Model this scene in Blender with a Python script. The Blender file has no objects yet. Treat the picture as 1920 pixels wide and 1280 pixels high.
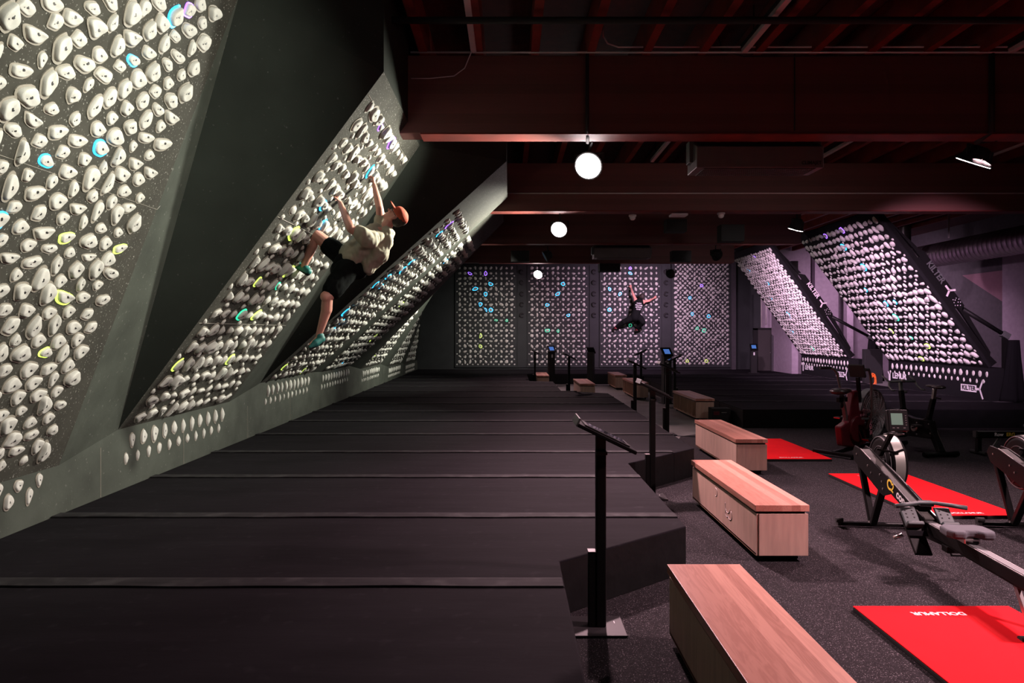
import bpy, bmesh, math, random
from mathutils import Vector, Matrix, noise
random.seed(7)
R = math.radians
sc = bpy.context.scene
C = sc.collection
V = Vector
# ---------------------------------------------------------------- camera
EYE = 1.78; F = 1280.0; VX, VY = 956.0, 622.0
cam_d = bpy.data.cameras.new('camera'); cam = bpy.data.objects.new('camera', cam_d); C.objects.link(cam)
cam.location = (0, 0, EYE); cam.rotation_euler = (R(90), 0, 0)
cam_d.sensor_width = 36; cam_d.lens = 24
cam_d.shift_x = 4/1920; cam_d.shift_y = -18/1920
cam_d.clip_start = .05; cam_d.clip_end = 200
sc.camera = cam
# ---------------------------------------------------------------- world, exposure
w = bpy.data.worlds.new('world'); sc.world = w; w.use_nodes = True
w.node_tree.nodes['Background'].inputs[0].default_value = (.30, .42, .38, 1)
w.node_tree.nodes['Background'].inputs[1].default_value = .045
sc.view_settings.view_transform = 'Standard'; sc.view_settings.look = 'None'
sc.view_settings.exposure = 0.0; sc.view_settings.gamma = 1; sc.view_settings.use_curve_mapping = False
try: sc.cycles.sample_clamp_indirect = 4; sc.cycles.max_bounces = 6; sc.cycles.caustics_reflective = False; sc.cycles.caustics_refractive = False
except Exception: pass
# ---------------------------------------------------------------- the lamps of the hall and an added fill light
def lamp(loc, to, power, col, size=.3, spread=150):
    d = bpy.data.lights.new('flood_and_fill_glow', 'AREA'); d.shape = 'DISK'; d.size = size; d.energy = power; d.color = col
    d.spread = R(spread)
    o = bpy.data.objects.new('flood_and_fill_glow', d); C.objects.link(o)
    dr = (V(to)-V(loc)).normalized()
    o.location = V(loc)+dr*.05; o.rotation_euler = dr.to_track_quat('-Z', 'Y').to_euler()
    return o
NEU = (1, .975, .83); PNK = (1, .62, .68); MAG = (.95, .58, .86)
# (fixture position, aim point)
FIX_L = [((1.05, 3.3, 3.72), (-3.0, 3.6, 2.2), 1), ((.955, 8.32, 3.80), (-2.6, 6.6, 2.3), 2), ((.93, 12.95, 3.72), (-2.4, 11.2, 2.0), 3), ((.9, 17.6, 3.72), (-2.6, 17.4, 1.8), 0), ((.93, 22.6, 3.68), (1.2, 26.1, 2.2), 4)]
FIX_R = [((5.62, 8.28, 3.83), (7.6, 12.6, .6), 5), ((5.42, 12.95, 3.72), (9.4, 17.0, 1.8), 6), ((5.35, 17.6, 3.75), (9.6, 21.0, 2.0), 7), ((5.22, 22.2, 3.66), (5.0, 26.1, 2.4), 8), ((11.3, 22.6, 4.6), (12.6, 24.0, 2.0), 9)]
lamp((1.05, 3.3, 3.72), (-3.0, 4.3, 2.9), 52, NEU, spread=80)
lamp((.955, 8.32, 3.80), (-2.4, 7.0, 2.9), 118, NEU, spread=84)
lamp((.93, 12.95, 3.72), (-2.2, 11.4, 2.7), 140, NEU, spread=92)
lamp((.9, 17.6, 3.72), (-2.6, 18.2, 2.2), 95, NEU, spread=88)  # added fill for the far left boards; the floodlight here is unlit
lamp((.955, 8.27, 3.78), (1.4, 6.0, 0), 135, PNK, size=.2, spread=102)
lamp((.93, 12.9, 3.70), (1.9, 9.6, 0), 110, PNK, spread=100)
lamp((.93, 22.6, 3.68), (2.1, 26.1, 1.2), 95, PNK, spread=125)
lamp((.90, 22.6, 3.66), (-.9, 26.1, .9), 48, NEU, spread=95)
lamp((.93, 22.5, 3.66), (1.3, 19.0, 0), 45, PNK, spread=100)
lamp((5.62, 8.24, 3.80), (4.3, 6.0, 0), 130, PNK, spread=105)
lamp((5.62, 3.3, 3.72), (2.8, 3.8, 0), 165, PNK, spread=100)
lamp((5.62, 8.30, 3.80), (9.0, 15.2, 1.5), 92, MAG, spread=46)
lamp((5.42, 12.95, 3.70), (9.2, 16.6, 1.7), 72, MAG, spread=64)
lamp((5.35, 17.6, 3.73), (9.4, 21.2, 1.9), 82, MAG, spread=66)
lamp((5.22, 22.2, 3.64), (4.8, 26.1, 1.9), 125, MAG, spread=125)
lamp((11.3, 22.6, 4.55), (12.6, 24.0, 2.0), 130, MAG, spread=150)
# ---------------------------------------------------------------- materials
def hx(s):
    s = s.lstrip('#'); return tuple(((int(s[i:i+2], 16)/255)**2.2) for i in (0, 2, 4))
def mat(name, col, rough=.6, metal=0, emit=None, es=0, noise_amt=0, nscale=8, bump=0, bscale=60, spec=.5, coat=0, stretch=(1, 1, 1)):
    m = bpy.data.materials.new(name); m.use_nodes = True
    nt = m.node_tree; b = nt.nodes['Principled BSDF']
    b.inputs['Base Color'].default_value = (*col, 1); b.inputs['Roughness'].default_value = rough
    b.inputs['Metallic'].default_value = metal; b.inputs['Specular IOR Level'].default_value = spec
    b.inputs['Coat Weight'].default_value = coat
    if emit: b.inputs['Emission Color'].default_value = (*emit, 1); b.inputs['Emission Strength'].default_value = es
    tc = nt.nodes.new('ShaderNodeTexCoord'); mp = nt.nodes.new('ShaderNodeMapping'); mp.inputs['Scale'].default_value = stretch
    nt.links.new(tc.outputs['Object'], mp.inputs['Vector'])
    n = nt.nodes.new('ShaderNodeTexNoise'); n.inputs['Scale'].default_value = nscale; n.inputs['Detail'].default_value = 5
    nt.links.new(mp.outputs[0], n.inputs['Vector'])
    a = noise_amt if noise_amt else .06
    rp = nt.nodes.new('ShaderNodeValToRGB'); rp.color_ramp.elements[0].position = .3; rp.color_ramp.elements[1].position = .72
    rp.color_ramp.elements[0].color = (*[c*(1-a) for c in col], 1); rp.color_ramp.elements[1].color = (*[min(1, c*(1+a)) for c in col], 1)
    nt.links.new(n.outputs['Fac'], rp.inputs[0]); nt.links.new(rp.outputs[0], b.inputs['Base Color'])
    if bump:
        n2 = nt.nodes.new('ShaderNodeTexNoise'); n2.inputs['Scale'].default_value = bscale; n2.inputs['Detail'].default_value = 3
        nt.links.new(mp.outputs[0], n2.inputs['Vector'])
        bp = nt.nodes.new('ShaderNodeBump'); bp.inputs['Strength'].default_value = bump; bp.inputs['Distance'].default_value = .01
        nt.links.new(n2.outputs['Fac'], bp.inputs['Height']); nt.links.new(bp.outputs[0], b.inputs['Normal'])
    m['ramp'] = rp.name
    return m
def speckle(m, col, scale, lo, hi, fac=1):
    """adds scattered flecks of another colour over a material"""
    nt = m.node_tree; b = nt.nodes['Principled BSDF']; src = b.inputs['Base Color'].links[0].from_socket
    tc = nt.nodes.new('ShaderNodeTexCoord'); n = nt.nodes.new('ShaderNodeTexNoise'); n.inputs['Scale'].default_value = scale; n.inputs['Detail'].default_value = 2
    nt.links.new(tc.outputs['Object'], n.inputs['Vector'])
    mr = nt.nodes.new('ShaderNodeMapRange'); mr.inputs[1].default_value = lo; mr.inputs[2].default_value = hi; mr.inputs[4].default_value = fac
    nt.links.new(n.outputs['Fac'], mr.inputs[0])
    mx = nt.nodes.new('ShaderNodeMix'); mx.data_type = 'RGBA'; nt.links.new(mr.outputs[0], mx.inputs[0])
    nt.links.new(src, mx.inputs[6]); mx.inputs[7].default_value = (*col, 1)
    nt.links.new(mx.outputs[2], b.inputs['Base Color'])
    return m
def wood(name, dark, light, plank=.085, axis=0, grain=28, rough=.38):
    m = bpy.data.materials.new(name); m.use_nodes = True; nt = m.node_tree; b = nt.nodes['Principled BSDF']
    b.inputs['Roughness'].default_value = rough
    tc = nt.nodes.new('ShaderNodeTexCoord'); sep = nt.nodes.new('ShaderNodeSeparateXYZ'); nt.links.new(tc.outputs['Object'], sep.inputs[0])
    dv = nt.nodes.new('ShaderNodeMath'); dv.operation = 'DIVIDE'; dv.inputs[1].default_value = plank; nt.links.new(sep.outputs[axis], dv.inputs[0])
    fl = nt.nodes.new('ShaderNodeMath'); fl.operation = 'FLOOR'; nt.links.new(dv.outputs[0], fl.inputs[0])
    wn = nt.nodes.new('ShaderNodeTexWhiteNoise'); wn.noise_dimensions = '1D'; nt.links.new(fl.outputs[0], wn.inputs['W'])
    mp = nt.nodes.new('ShaderNodeMapping'); s = [1.2, 1.2, 1.2]; s[axis] = 14; s[2] = 14 if axis != 2 else 14
    mp.inputs['Scale'].default_value = s; nt.links.new(tc.outputs['Object'], mp.inputs['Vector'])
    mu = nt.nodes.new('ShaderNodeVectorMath'); mu.operation = 'ADD'; nt.links.new(mp.outputs[0], mu.inputs[0])
    sv = nt.nodes.new('ShaderNodeVectorMath'); sv.operation = 'SCALE'; sv.inputs[3].default_value = 9; nt.links.new(wn.outputs['Color'], sv.inputs[0]); nt.links.new(sv.outputs[0], mu.inputs[1])
    n = nt.nodes.new('ShaderNodeTexNoise'); n.inputs['Scale'].default_value = 1.6; n.inputs['Detail'].default_value = 6; n.inputs['Distortion'].default_value = 1.4
    nt.links.new(mu.outputs[0], n.inputs['Vector'])
    wv = nt.nodes.new('ShaderNodeMath'); wv.operation = 'MULTIPLY'; wv.inputs[1].default_value = grain; nt.links.new(n.outputs['Fac'], wv.inputs[0])
    sn = nt.nodes.new('ShaderNodeMath'); sn.operation = 'SINE'; nt.links.new(wv.outputs[0], sn.inputs[0])
    mr = nt.nodes.new('ShaderNodeMapRange'); mr.inputs[1].default_value = -1; mr.inputs[3].default_value = -.10; mr.inputs[4].default_value = .10; nt.links.new(sn.outputs[0], mr.inputs[0])
    ad = nt.nodes.new('ShaderNodeMath'); ad.operation = 'ADD'; nt.links.new(mr.outputs[0], ad.inputs[0])
    m2 = nt.nodes.new('ShaderNodeMapRange'); m2.inputs[3].default_value = .15; m2.inputs[4].default_value = .85; nt.links.new(wn.outputs['Value'], m2.inputs[0]); nt.links.new(m2.outputs[0], ad.inputs[1])
    mx = nt.nodes.new('ShaderNodeMix'); mx.data_type = 'RGBA'; mx.inputs[6].default_value = (*dark, 1); mx.inputs[7].default_value = (*light, 1)
    nt.links.new(ad.outputs[0], mx.inputs[0]); nt.links.new(mx.outputs[2], b.inputs['Base Color'])
    return m
M = {}
M['wall'] = speckle(mat('painted_plywood', (.058, .066, .055), .8, spec=.2, noise_amt=.25, nscale=3, bump=.08, bscale=40), (.3, .3, .27), 26, .66, .76, .35)
M['board'] = speckle(mat('board_plywood', (.048, .047, .039), .8, spec=.2, noise_amt=.22, nscale=4, bump=.08, bscale=40), (.5, .5, .46), 60, .63, .74, .6)
M['shadewall'] = speckle(mat('shaded_plywood', (.020, .0245, .0205), .85, spec=.15, noise_amt=.2, nscale=2), (.2, .2, .2), 30, .70, .8, .3)  # wall plywood darkened: shade of the turned-away gussets and fascia put into the colour
M['backwall'] = mat('back_wall_paint', (.034, .038, .039), .8, spec=.2, noise_amt=.15, nscale=2)
M['boardblack'] = mat('black_board_ply', (.009, .009, .010), .75, spec=.12)
M['vinyl'] = speckle(mat('mat_vinyl', (.0095, .0086, .0104), .85, spec=.05, noise_amt=.22, nscale=2.2, bump=.25, bscale=5, stretch=(.6, 2.5, 1)), (.035, .033, .038), 11, .62, .85, .4)
M['vinylside'] = mat('mat_vinyl_side', (.006, .0065, .0065), .5, spec=.2, noise_amt=.2, bump=.9, bscale=5)
M['flap'] = speckle(mat('seam_flap', (.022, .0215, .023), .8, spec=.1, noise_amt=.3, nscale=5, stretch=(.4, 3, 1)), (.08, .08, .08), 8, .5, .8, .5)
M['rubber'] = speckle(speckle(mat('speckled_rubber', (.021, .0185, .0205), .9, spec=.06, noise_amt=.3, nscale=30, bump=.4, bscale=160), (.30, .27, .29), 130, .62, .68, .7), (.02, .02, .02), 3, .5, .9, .5)
M['concrete'] = mat('concrete', (.17, .165, .155), .45, noise_amt=.35, nscale=1.6)
M['beam'] = wood('glulam_beam', (.11, .045, .038), (.165, .062, .054), plank=.11, axis=2, grain=12, rough=.6)
M['joist'] = mat('red_joist', (.16, .016, .010), .7, noise_amt=.35, nscale=3)
M['deck'] = mat('roof_deck', (.045, .010, .008), .8, noise_amt=.3)
M['walnut'] = wood('walnut', (.33, .135, .095), (.70, .37, .28), plank=.07, axis=0, grain=26, rough=.34)
M['ply'] = mat('birch_ply', (.54, .36, .285), .6, noise_amt=.12, nscale=3, stretch=(8, 8, 1))
M['plyedge'] = mat('ply_edge', (.34, .2, .13), .6)
M['black'] = mat('black_metal', (.007, .007, .007), .45, spec=.10, bump=.05)
M['blackm'] = mat('black_matte', (.008, .008, .008), .8)
M['dgrey'] = mat('dark_grey_metal', (.09, .095, .095), .45, metal=.1)
M['grey'] = mat('grey_plastic', (.11, .12, .13), .5)
M['steel'] = mat('steel', (.55, .52, .50), .28, metal=.9)
M['glass'] = mat('screen_glass', (.02, .02, .024), .08, coat=.5)
M['bluescr'] = mat('blue_screen', (.02, .05, .12), .2, emit=(.12, .3, .9), es=.5)
M['lcd'] = mat('green_lcd', (.10, .16, .12), .3, emit=(.25, .42, .33), es=.22)
M['redmat'] = mat('red_mat', (.78, .010, .016), .85, spec=.06, noise_amt=.05, nscale=5)
M['white'] = mat('white_print', (.8, .8, .8), .6)
M['yellow'] = mat('yellow_print', (.75, .55, .05), .6)
M['pinkt'] = mat('pink_print', (.8, .3, .4), .6)
M['maroon'] = mat('maroon_shell', (.09, .008, .014), .35)
M['redrefl'] = mat('red_reflector', (.6, .01, .02), .3)
M['hold'] = mat('hold_resin', (.58, .58, .54), .62, spec=.3, noise_amt=.08, nscale=20, bump=.1, bscale=120)
M['rim'] = mat('hold_rim', (.27, .25, .21), .5)
M['bolt'] = mat('bolt_dark', (.02, .02, .02), .4)
GL = {'b': ((.03, .50, 1), 2.6), 'y': ((.72, 1, .16), 1.2), 'g': ((.05, .9, .5), 1.0), 'p': ((.30, .12, 1), 2.8)}
for k, (c, s) in GL.items(): M['glow'+k] = mat('glowing_rim_'+{'b': 'blue', 'y': 'yellow', 'g': 'green', 'p': 'purple'}[k], c, .4, emit=c, es=s)
M['lens'] = mat('lamp_lens', (1, 1, 1), .3, emit=(1, .86, .86), es=60)
M['lensoff'] = mat('lamp_lens_off', (.1, .09, .09), .3)
M['tube'] = mat('strip_light', (.62, .55, .57), .4)
M['skin'] = mat('skin', (.62, .30, .235), .5, noise_amt=.08)
M['shirt'] = mat('olive_shirt', (.37, .34, .26), .85, noise_amt=.1, bump=.25, bscale=9)
M['shorts'] = mat('black_shorts', (.007, .008, .008), .95, spec=.05, bump=.3, bscale=9)
M['teal'] = mat('teal_shoe', (.02, .17, .15), .5)
M['redshoe'] = mat('red_shoe', (.35, .03, .05), .5)
M['cap'] = mat('rust_cap', (.40, .060, .025), .8, bump=.2, bscale=30)
M['hair'] = mat('dark_hair', (.02, .014, .01), .7, bump=.5, bscale=90)
M['heater'] = mat('heater_casing', (.12, .10, .10), .5)
M['lilac'] = mat('lilac_wall', (.34, .28, .34), .7, noise_amt=.1)
M['darkpaint'] = mat('charcoal_wall', (.06, .055, .062), .75, noise_amt=.15)
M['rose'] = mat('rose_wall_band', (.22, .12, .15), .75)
M['duct'] = mat('galvanised_duct', (.35, .3, .33), .33, metal=.85)
M['orange'] = mat('orange_cord', (.8, .16, .02), .5)
M['cloth'] = mat('black_cloth', (.007, .007, .008), .95, spec=.05, bump=.6, bscale=6)
M['doorg'] = mat('grey_door', (.05, .045, .043), .5)
M['mesh'] = mat('fan_guard', (.20, .19, .20), .5)
# ---------------------------------------------------------------- geometry helpers
def P(px, py, Y): return V(((px-VX)/F*Y, Y, EYE-(py-VY)/F*Y))
def proj(p): return (VX+F*p[0]/p[1], VY-F*(p[2]-EYE)/p[1])
class MB:
    def __init__(s): s.v = []; s.f = []; s.mi = []; s.sm = []; s.cur = 0
    def add(s, vs, fs, smooth=False):
        n = len(s.v); s.v += [tuple(v) for v in vs]
        for f in fs: s.f.append([i+n for i in f]); s.mi.append(s.cur); s.sm.append(smooth)
        return s
    def box(s, c, d, rot=None):
        c = V(c); h = V(d)/2; vs = []
        for z in (-1, 1):
            for y in (-1, 1):
                for x in (-1, 1):
                    p = V((x*h.x, y*h.y, z*h.z)); vs.append(c+(rot@p if rot else p))
        return s.add(vs, [(0, 2, 3, 1), (4, 5, 7, 6), (0, 1, 5, 4), (2, 6, 7, 3), (0, 4, 6, 2), (1, 3, 7, 5)])
    def bb(s, a, b): a = V(a); b = V(b); return s.box((a+b)/2, (abs(b.x-a.x), abs(b.y-a.y), abs(b.z-a.z)))
    def bar(s, a, b, w, h, up=(0, 0, 1)):
        a = V(a); b = V(b); d = b-a; L = d.length; d.normalize(); up = V(up)
        x = d.cross(up)
        if x.length < 1e-4: x = d.cross(V((1, 0, 0)))
        x.normalize(); z = x.cross(d).normalized()
        m = Matrix((x, d, z)).transposed()
        return s.box((a+b)/2, (w, L, h), m)
    def tube(s, pts, r, n=10, cap=True):
        pts = [V(p) for p in pts]; rr = r if isinstance(r, (list, tuple)) else [r]*len(pts)
        vs = []; prev = None
        for i, p in enumerate(pts):
            d = (pts[min(i+1, len(pts)-1)]-pts[max(i-1, 0)]).normalized()
            if prev is None:
                x = d.orthogonal().normalized()
            else:
                x = (prev-d*prev.dot(d)).normalized()
            prev = x; y = d.cross(x)
            for k in range(n):
                a = 2*math.pi*k/n; vs.append(p+(x*math.cos(a)+y*math.sin(a))*rr[i])
        fs = []
        for i in range(len(pts)-1):
            for k in range(n):
                fs.append((i*n+k, i*n+(k+1) % n, (i+1)*n+(k+1) % n, (i+1)*n+k))
        s.add(vs, fs, True)
        if cap:
            m = len(s.v)-len(vs); s.f.append([m+k for k in range(n)][::-1]); s.mi.append(s.cur); s.sm.append(False)
            s.f.append([m+(len(pts)-1)*n+k for k in range(n)]); s.mi.append(s.cur); s.sm.append(False)
        return s
    def prism(s, poly, a, b, to3=None):
        """poly: 2-D points; a, b: extrusion range; to3(u,v,w)->3-D"""
        to3 = to3 or (lambda u, v, w: (u, v, w)); n = len(poly)
        vs = [to3(u, v, a) for u, v in poly]+[to3(u, v, b) for u, v in poly]
        fs = [tuple(range(n))[::-1], tuple(range(n, 2*n))]+[(i, (i+1) % n, n+(i+1) % n, n+i) for i in range(n)]
        return s.add(vs, fs)
    def ell(s, c, r, rot=None, n=14, m=9):
        c = V(c); r = V(r) if not isinstance(r, (int, float)) else V((r, r, r)); vs = []; fs = []
        for i in range(m+1):
            t = math.pi*i/m
            for k in range(n):
                a = 2*math.pi*k/n; p = V((r.x*math.sin(t)*math.cos(a), r.y*math.sin(t)*math.sin(a), r.z*math.cos(t)))
                vs.append(c+(rot@p if rot else p))
        for i in range(m):
            for k in range(n): fs.append((i*n+k, (i+1)*n+k, (i+1)*n+(k+1) % n, i*n+(k+1) % n))
        return s.add(vs, fs, True)
    def mesh(s, name, mats, fix=True):
        me = bpy.data.meshes.new(name); me.from_pydata(s.v, [], s.f)
        for m in (mats if isinstance(mats, (list, tuple)) else [mats]): me.materials.append(m)
        me.polygons.foreach_set('material_index', s.mi); me.polygons.foreach_set('use_smooth', s.sm)
        if fix:
            b = bmesh.new(); b.from_mesh(me); bmesh.ops.remove_doubles(b, verts=b.verts, dist=1e-6); bmesh.ops.recalc_face_normals(b, faces=b.faces); b.to_mesh(me); b.free()
        return me
    def build(s, name, mats, parent=None, bevel=0, seg=2, fix=True):
        o = bpy.data.objects.new(name, s.mesh(name, mats, fix)); C.objects.link(o)
        if parent: o.parent = parent
        if bevel:
            m = o.modifiers.new('bevel', 'BEVEL'); m.width = bevel; m.segments = seg; m.limit_method = 'ANGLE'; m.angle_limit = R(40)
        return o
def tag(o, label=None, cat=None, group=None, kind=None):
    if label: o['label'] = label
    if cat: o['category'] = cat
    if group: o['group'] = group
    if kind: o['kind'] = kind
    return o
def thing(name, label, cat, loc=(0, 0, 0), rz=0, group=None):
    o = bpy.data.objects.new(name, None); C.objects.link(o); o.location = loc; o.rotation_euler = (0, 0, rz); o.empty_display_size = .1
    return tag(o, label, cat, group)
def copy_tree(o, parent=None):
    c = o.copy(); C.objects.link(c)
    if parent: c.parent = parent
    for ch in list(o.children): copy_tree(ch, c)
    return c
def struct(o): o['kind'] = 'structure'; return o
def writing(name, s, size, m, parent, org, right, up, depth=.002, bold=False, label=None, align='CENTER'):
    cu = bpy.data.curves.new(name, 'FONT'); cu.body = s; cu.size = size; cu.align_x = align; cu.align_y = 'CENTER'; cu.extrude = depth
    if bold: cu.offset = size*.025
    t = bpy.data.objects.new(name, cu); C.objects.link(t)
    dg = bpy.context.evaluated_depsgraph_get(); me = bpy.data.meshes.new_from_object(t.evaluated_get(dg))
    C.objects.unlink(t); bpy.data.objects.remove(t)
    r = V(right).normalized(); u = V(up).normalized(); n = r.cross(u)
    mt = Matrix((r, u, n)).transposed().to_4x4(); mt.translation = V(org); me.transform(mt)
    me.materials.clear(); me.materials.append(m)
    o = bpy.data.objects.new(name, me); C.objects.link(o)
    if parent: o.parent = parent
    if label: o['label'] = label
    return o
def at(o, loc):
    """move a world-space mesh's origin to loc"""
    o.data.transform(Matrix.Translation(-V(loc))); o.location = loc; return o
# ================================================================ SETTING
MT = .35                       # mat thickness
XW = -3.54                     # line of the kick panels on the left
b = MB(); b.bb((-4.6, -1.5, -.2), (15.2, 27, 0)); struct(b.build('floor', M['concrete']))
b = MB(); b.prism([(-3.4, -1.5), (-3.4, 9.0), (2.0, 9.0), (2.9, 11.6), (4.3, 12.6), (15, 12.6), (15, -1.5)], .0, .006)
tag(b.build('rubber_floor', M['rubber']), kind='structure')
bpy.data.objects['rubber_floor'].name = 'floor_rubber'
b = MB(); b.bb((-4.6, -1.5, 5.25), (15.2, 27, 5.4)); struct(b.build('ceiling', M['deck']))
b = MB(); b.bb((-4.6, 26.14, 0), (9.6, 26.4, 5.3)); struct(b.build('wall_back', M['backwall']))
b = MB(); b.bb((9.6, 26.3, 0), (15.2, 26.5, 5.3)); struct(b.build('wall_back_right', M['lilac']))
b = MB(); b.bb((14.6, -1.5, 0), (14.8, 26.4, 5.3)); struct(b.build('wall_right', M['darkpaint']))
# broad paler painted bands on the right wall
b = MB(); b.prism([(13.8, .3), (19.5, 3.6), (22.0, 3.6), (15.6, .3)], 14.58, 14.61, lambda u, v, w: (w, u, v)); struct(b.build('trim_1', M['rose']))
b = MB(); b.bb((14.57, 19.2, 0), (14.61, 20.2, 4.2)); struct(b.build('trim_2', M['lilac']))
b = MB(); b.bb((9.62, 23.3, 0), (9.84, 25.1, 4.2)); struct(b.build('wall_lilac_return', M['lilac']))
# boards of the left wall: Y0, Y1, lean (deg), kick-top z, board-top z
BO = [(-1.2, 5.36, 20.95, .733, 4.45), (6.17, 8.61, 36.6, .898, 4.13), (9.68, 12.3, 48, 1.054, 4.2), (12.8, 15.05, 47, 1.03, 4.2), (16.2, 18.7, 35, .90, 4.2), (19.8, 22.2, 22, .77, 4.2), (23.0, 25.5, 7, .70, 4.2)]
def bpt(i, Y, s, off=0):
    """point on board i, s metres up the slope from the kick top"""
    _, _, a, kz, _ = BO[i]; a = R(a); n = V((math.cos(a), 0, -math.sin(a)))
    return V((XW+s*math.sin(a), Y, kz+s*math.cos(a)))+n*off
names = ['nearest and tallest', 'second from the camera, behind the capped climber', 'third along the left wall, leaning out steepest', 'fourth along the left wall', 'fifth along the left wall', 'sixth along the left wall', 'seventh, almost upright in the far corner']
tops = []
for i, (y0, y1, a, kz, tz) in enumerate(BO):
    L = (tz-kz)/math.cos(R(a)); c = [bpt(i, y0, 0), bpt(i, y1, 0), bpt(i, y1, L), bpt(i, y0, L)]
    th = V((-.03, 0, .03)); b = MB(); b.add(c+[p+th for p in c], [(0, 1, 2, 3), (7, 6, 5, 4), (0, 4, 5, 1), (1, 5, 6, 2), (2, 6, 7, 3), (3, 7, 4, 0)])
    o = at(b.build('training_board', M['board']), c[0])
    tag(o, 'overhanging charcoal plywood climbing board, '+names[i], 'climbing board', 'overhanging boards of the left wall')
    tops.append((c[3], c[2]))
# seams scribed on the nearest board and the dark gusset are thin grooves
b = MB()                                              # wall_left: kick panels, gussets, fascia
pl = []                                               # kick top line
for i, (y0, y1, a, kz, tz) in enumerate(BO): pl += [(y0, kz), (y1, kz)]
pl.append((26.14, .70))
for (ya, za), (yb, zb) in zip(pl, pl[1:]): b.add([(XW, ya, 0), (XW, yb, 0), (XW, yb, zb), (XW, ya, za)], [(0, 1, 2, 3)])
o = b.build('wall_left', M['wall'], fix=False); struct(o)
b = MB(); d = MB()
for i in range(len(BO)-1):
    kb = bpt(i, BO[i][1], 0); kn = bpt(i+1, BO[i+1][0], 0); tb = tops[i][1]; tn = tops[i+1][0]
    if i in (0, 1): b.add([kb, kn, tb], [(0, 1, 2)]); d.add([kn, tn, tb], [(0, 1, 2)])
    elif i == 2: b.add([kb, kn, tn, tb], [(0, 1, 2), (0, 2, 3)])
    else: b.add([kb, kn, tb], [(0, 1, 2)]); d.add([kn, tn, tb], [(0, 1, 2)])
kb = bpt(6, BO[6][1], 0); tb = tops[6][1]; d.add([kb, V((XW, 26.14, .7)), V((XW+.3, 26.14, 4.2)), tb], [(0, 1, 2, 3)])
struct(b.build('wall_left_gusset', M['wall'], fix=False)); struct(d.build('wall_left_shaded_gusset', M['shadewall'], fix=False))
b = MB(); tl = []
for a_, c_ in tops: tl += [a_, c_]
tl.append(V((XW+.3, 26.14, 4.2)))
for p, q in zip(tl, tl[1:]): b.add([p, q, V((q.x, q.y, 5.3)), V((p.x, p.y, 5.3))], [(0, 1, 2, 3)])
struct(b.build('trim_3', M['shadewall'], fix=False))
# thin seams between plywood sheets
b = MB()
g0 = bpt(0, 5.36, 2.15, .001)
b.bar(bpt(0, 2.0, 2.15, .001), g0, .004, .002); b.bar(g0, P(360, 311, 5.74), .004, .002)
for s_ in (1.2, 2.4): b.bar(bpt(1, 6.2, s_, .002), bpt(1, 8.6, s_, .002), .004, .004)
b.bar(bpt(1, 6.2, 3.78, .002), bpt(1, 8.6, 3.78, .002), .006, .006)
for yy in (4.7, 5.9, 7.4, 9.2, 11.0, 12.6): b.bb((XW, yy, MT), (XW+.003, yy+.005, .78))
struct(b.build('trim_4', M['rim']))
# ---- beams, joists, pipes
BEAMS = [(2.9, 'above the nearest part of the hall'), (7.63, 'the nearest one in view, wide and carrying the big heater'), (12.5, 'second back, behind the brightest lamp'), (17.1, 'third back with the far heater'), (21.9, 'farthest back, just in front of the far boards')]
for k, (y, t) in enumerate(BEAMS):
    b = MB(); b.bb((-3.3 if k < 3 else -4.4, y, 4.0), ([14.6, 14.6, 14.6, 7.3, 7.2][k], y+.27, 4.87)); o = at(b.build('ceiling_beam', M['beam'], bevel=.008), (5, y, 4.0))
    tag(o, 'deep red stained glulam roof beam, '+t, 'beam')
    q = MB(); q.bb((-1.0, y-.012, 3.985), ([14.4, 14.4, 14.4, 7.25, 7.15][k], y+.282, 4.0)); q = q.build('steel_flange', M['joist']); q.data.transform(Matrix.Translation((-5, -y, -4.0))); q.parent = o
jj = MB(); jj.bb((-.045, -1.5, 0), (.045, 26.1, .36)); jm = None
for k in range(24):
    x = -2.2+.62*k
    if jm is None: jm = jj.build('ceiling_joist', M['joist']); o = jm
    else: o = jm.copy(); C.objects.link(o)
    o.location = (x, 0, 4.875); tag(o, 'dark red timber joist running away under the roof deck', 'joist', 'roof joists')
def pipe(pts, r, m, label, name='pipe', cat='pipe', group=None):
    b = MB(); b.tube(pts, r, 8); return tag(at(b.build(name, m), pts[0]), label, cat, group)
pipe([(-1.1, 7.56, 4.875), (14.5, 7.56, 4.875)], .012, M['tube'], 'thin pale conduit along the top of the nearest red beam, lower of two', 'conduit', 'conduit')
pipe([(2.2, 7.55, 4.93), (1.2, 7.55, 4.93), (1.08, 7.55, 4.97), (1.03, 7.55, 5.05), (1.03, 7.55, 5.2)], .010, M['tube'], 'thin pale conduit bending up to the roof deck over the nearest beam', 'conduit', 'conduit')
pipe([(2.2, 7.55, 4.93), (14.5, 7.55, 4.93)], .010, M['tube'], 'thin pale conduit along the top of the nearest red beam, upper of two', 'conduit', 'conduit')
pipe([(-2, 6.6, 4.79), (14.5, 6.6, 4.79)], .035, M['blackm'], 'black sprinkler pipe crossing under the joists', 'sprinkler_pipe', 'pipe')
pipe([(-.5, 12.42, 4.3), (14.5, 12.42, 4.3)], .012, M['tube'], 'thin conduit on the face of the second red beam', 'conduit', 'conduit')
pipe([(-.42, 7.5, 4.86), (-.5, 7.56, 4.7), (-.62, 7.58, 4.62), (-.9, 7.6, 4.6), (-1.1, 7.6, 4.6)], .006, M['tube'], 'thin loose cable curving down to the left wall from the strip light', 'cable', 'cable')
pipe([(5.32, 7.6, 5.0), (5.0, 7.58, 4.93), (4.3, 7.57, 4.85), (3.6, 7.57, 4.84), (2.6, 7.57, 4.83), (2.35, 7.57, 4.9), (2.3, 7.57, 5.1)], .006, M['blackm'], 'thin slack cable sagging along the nearest beam', 'cable', 'cable')
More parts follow.
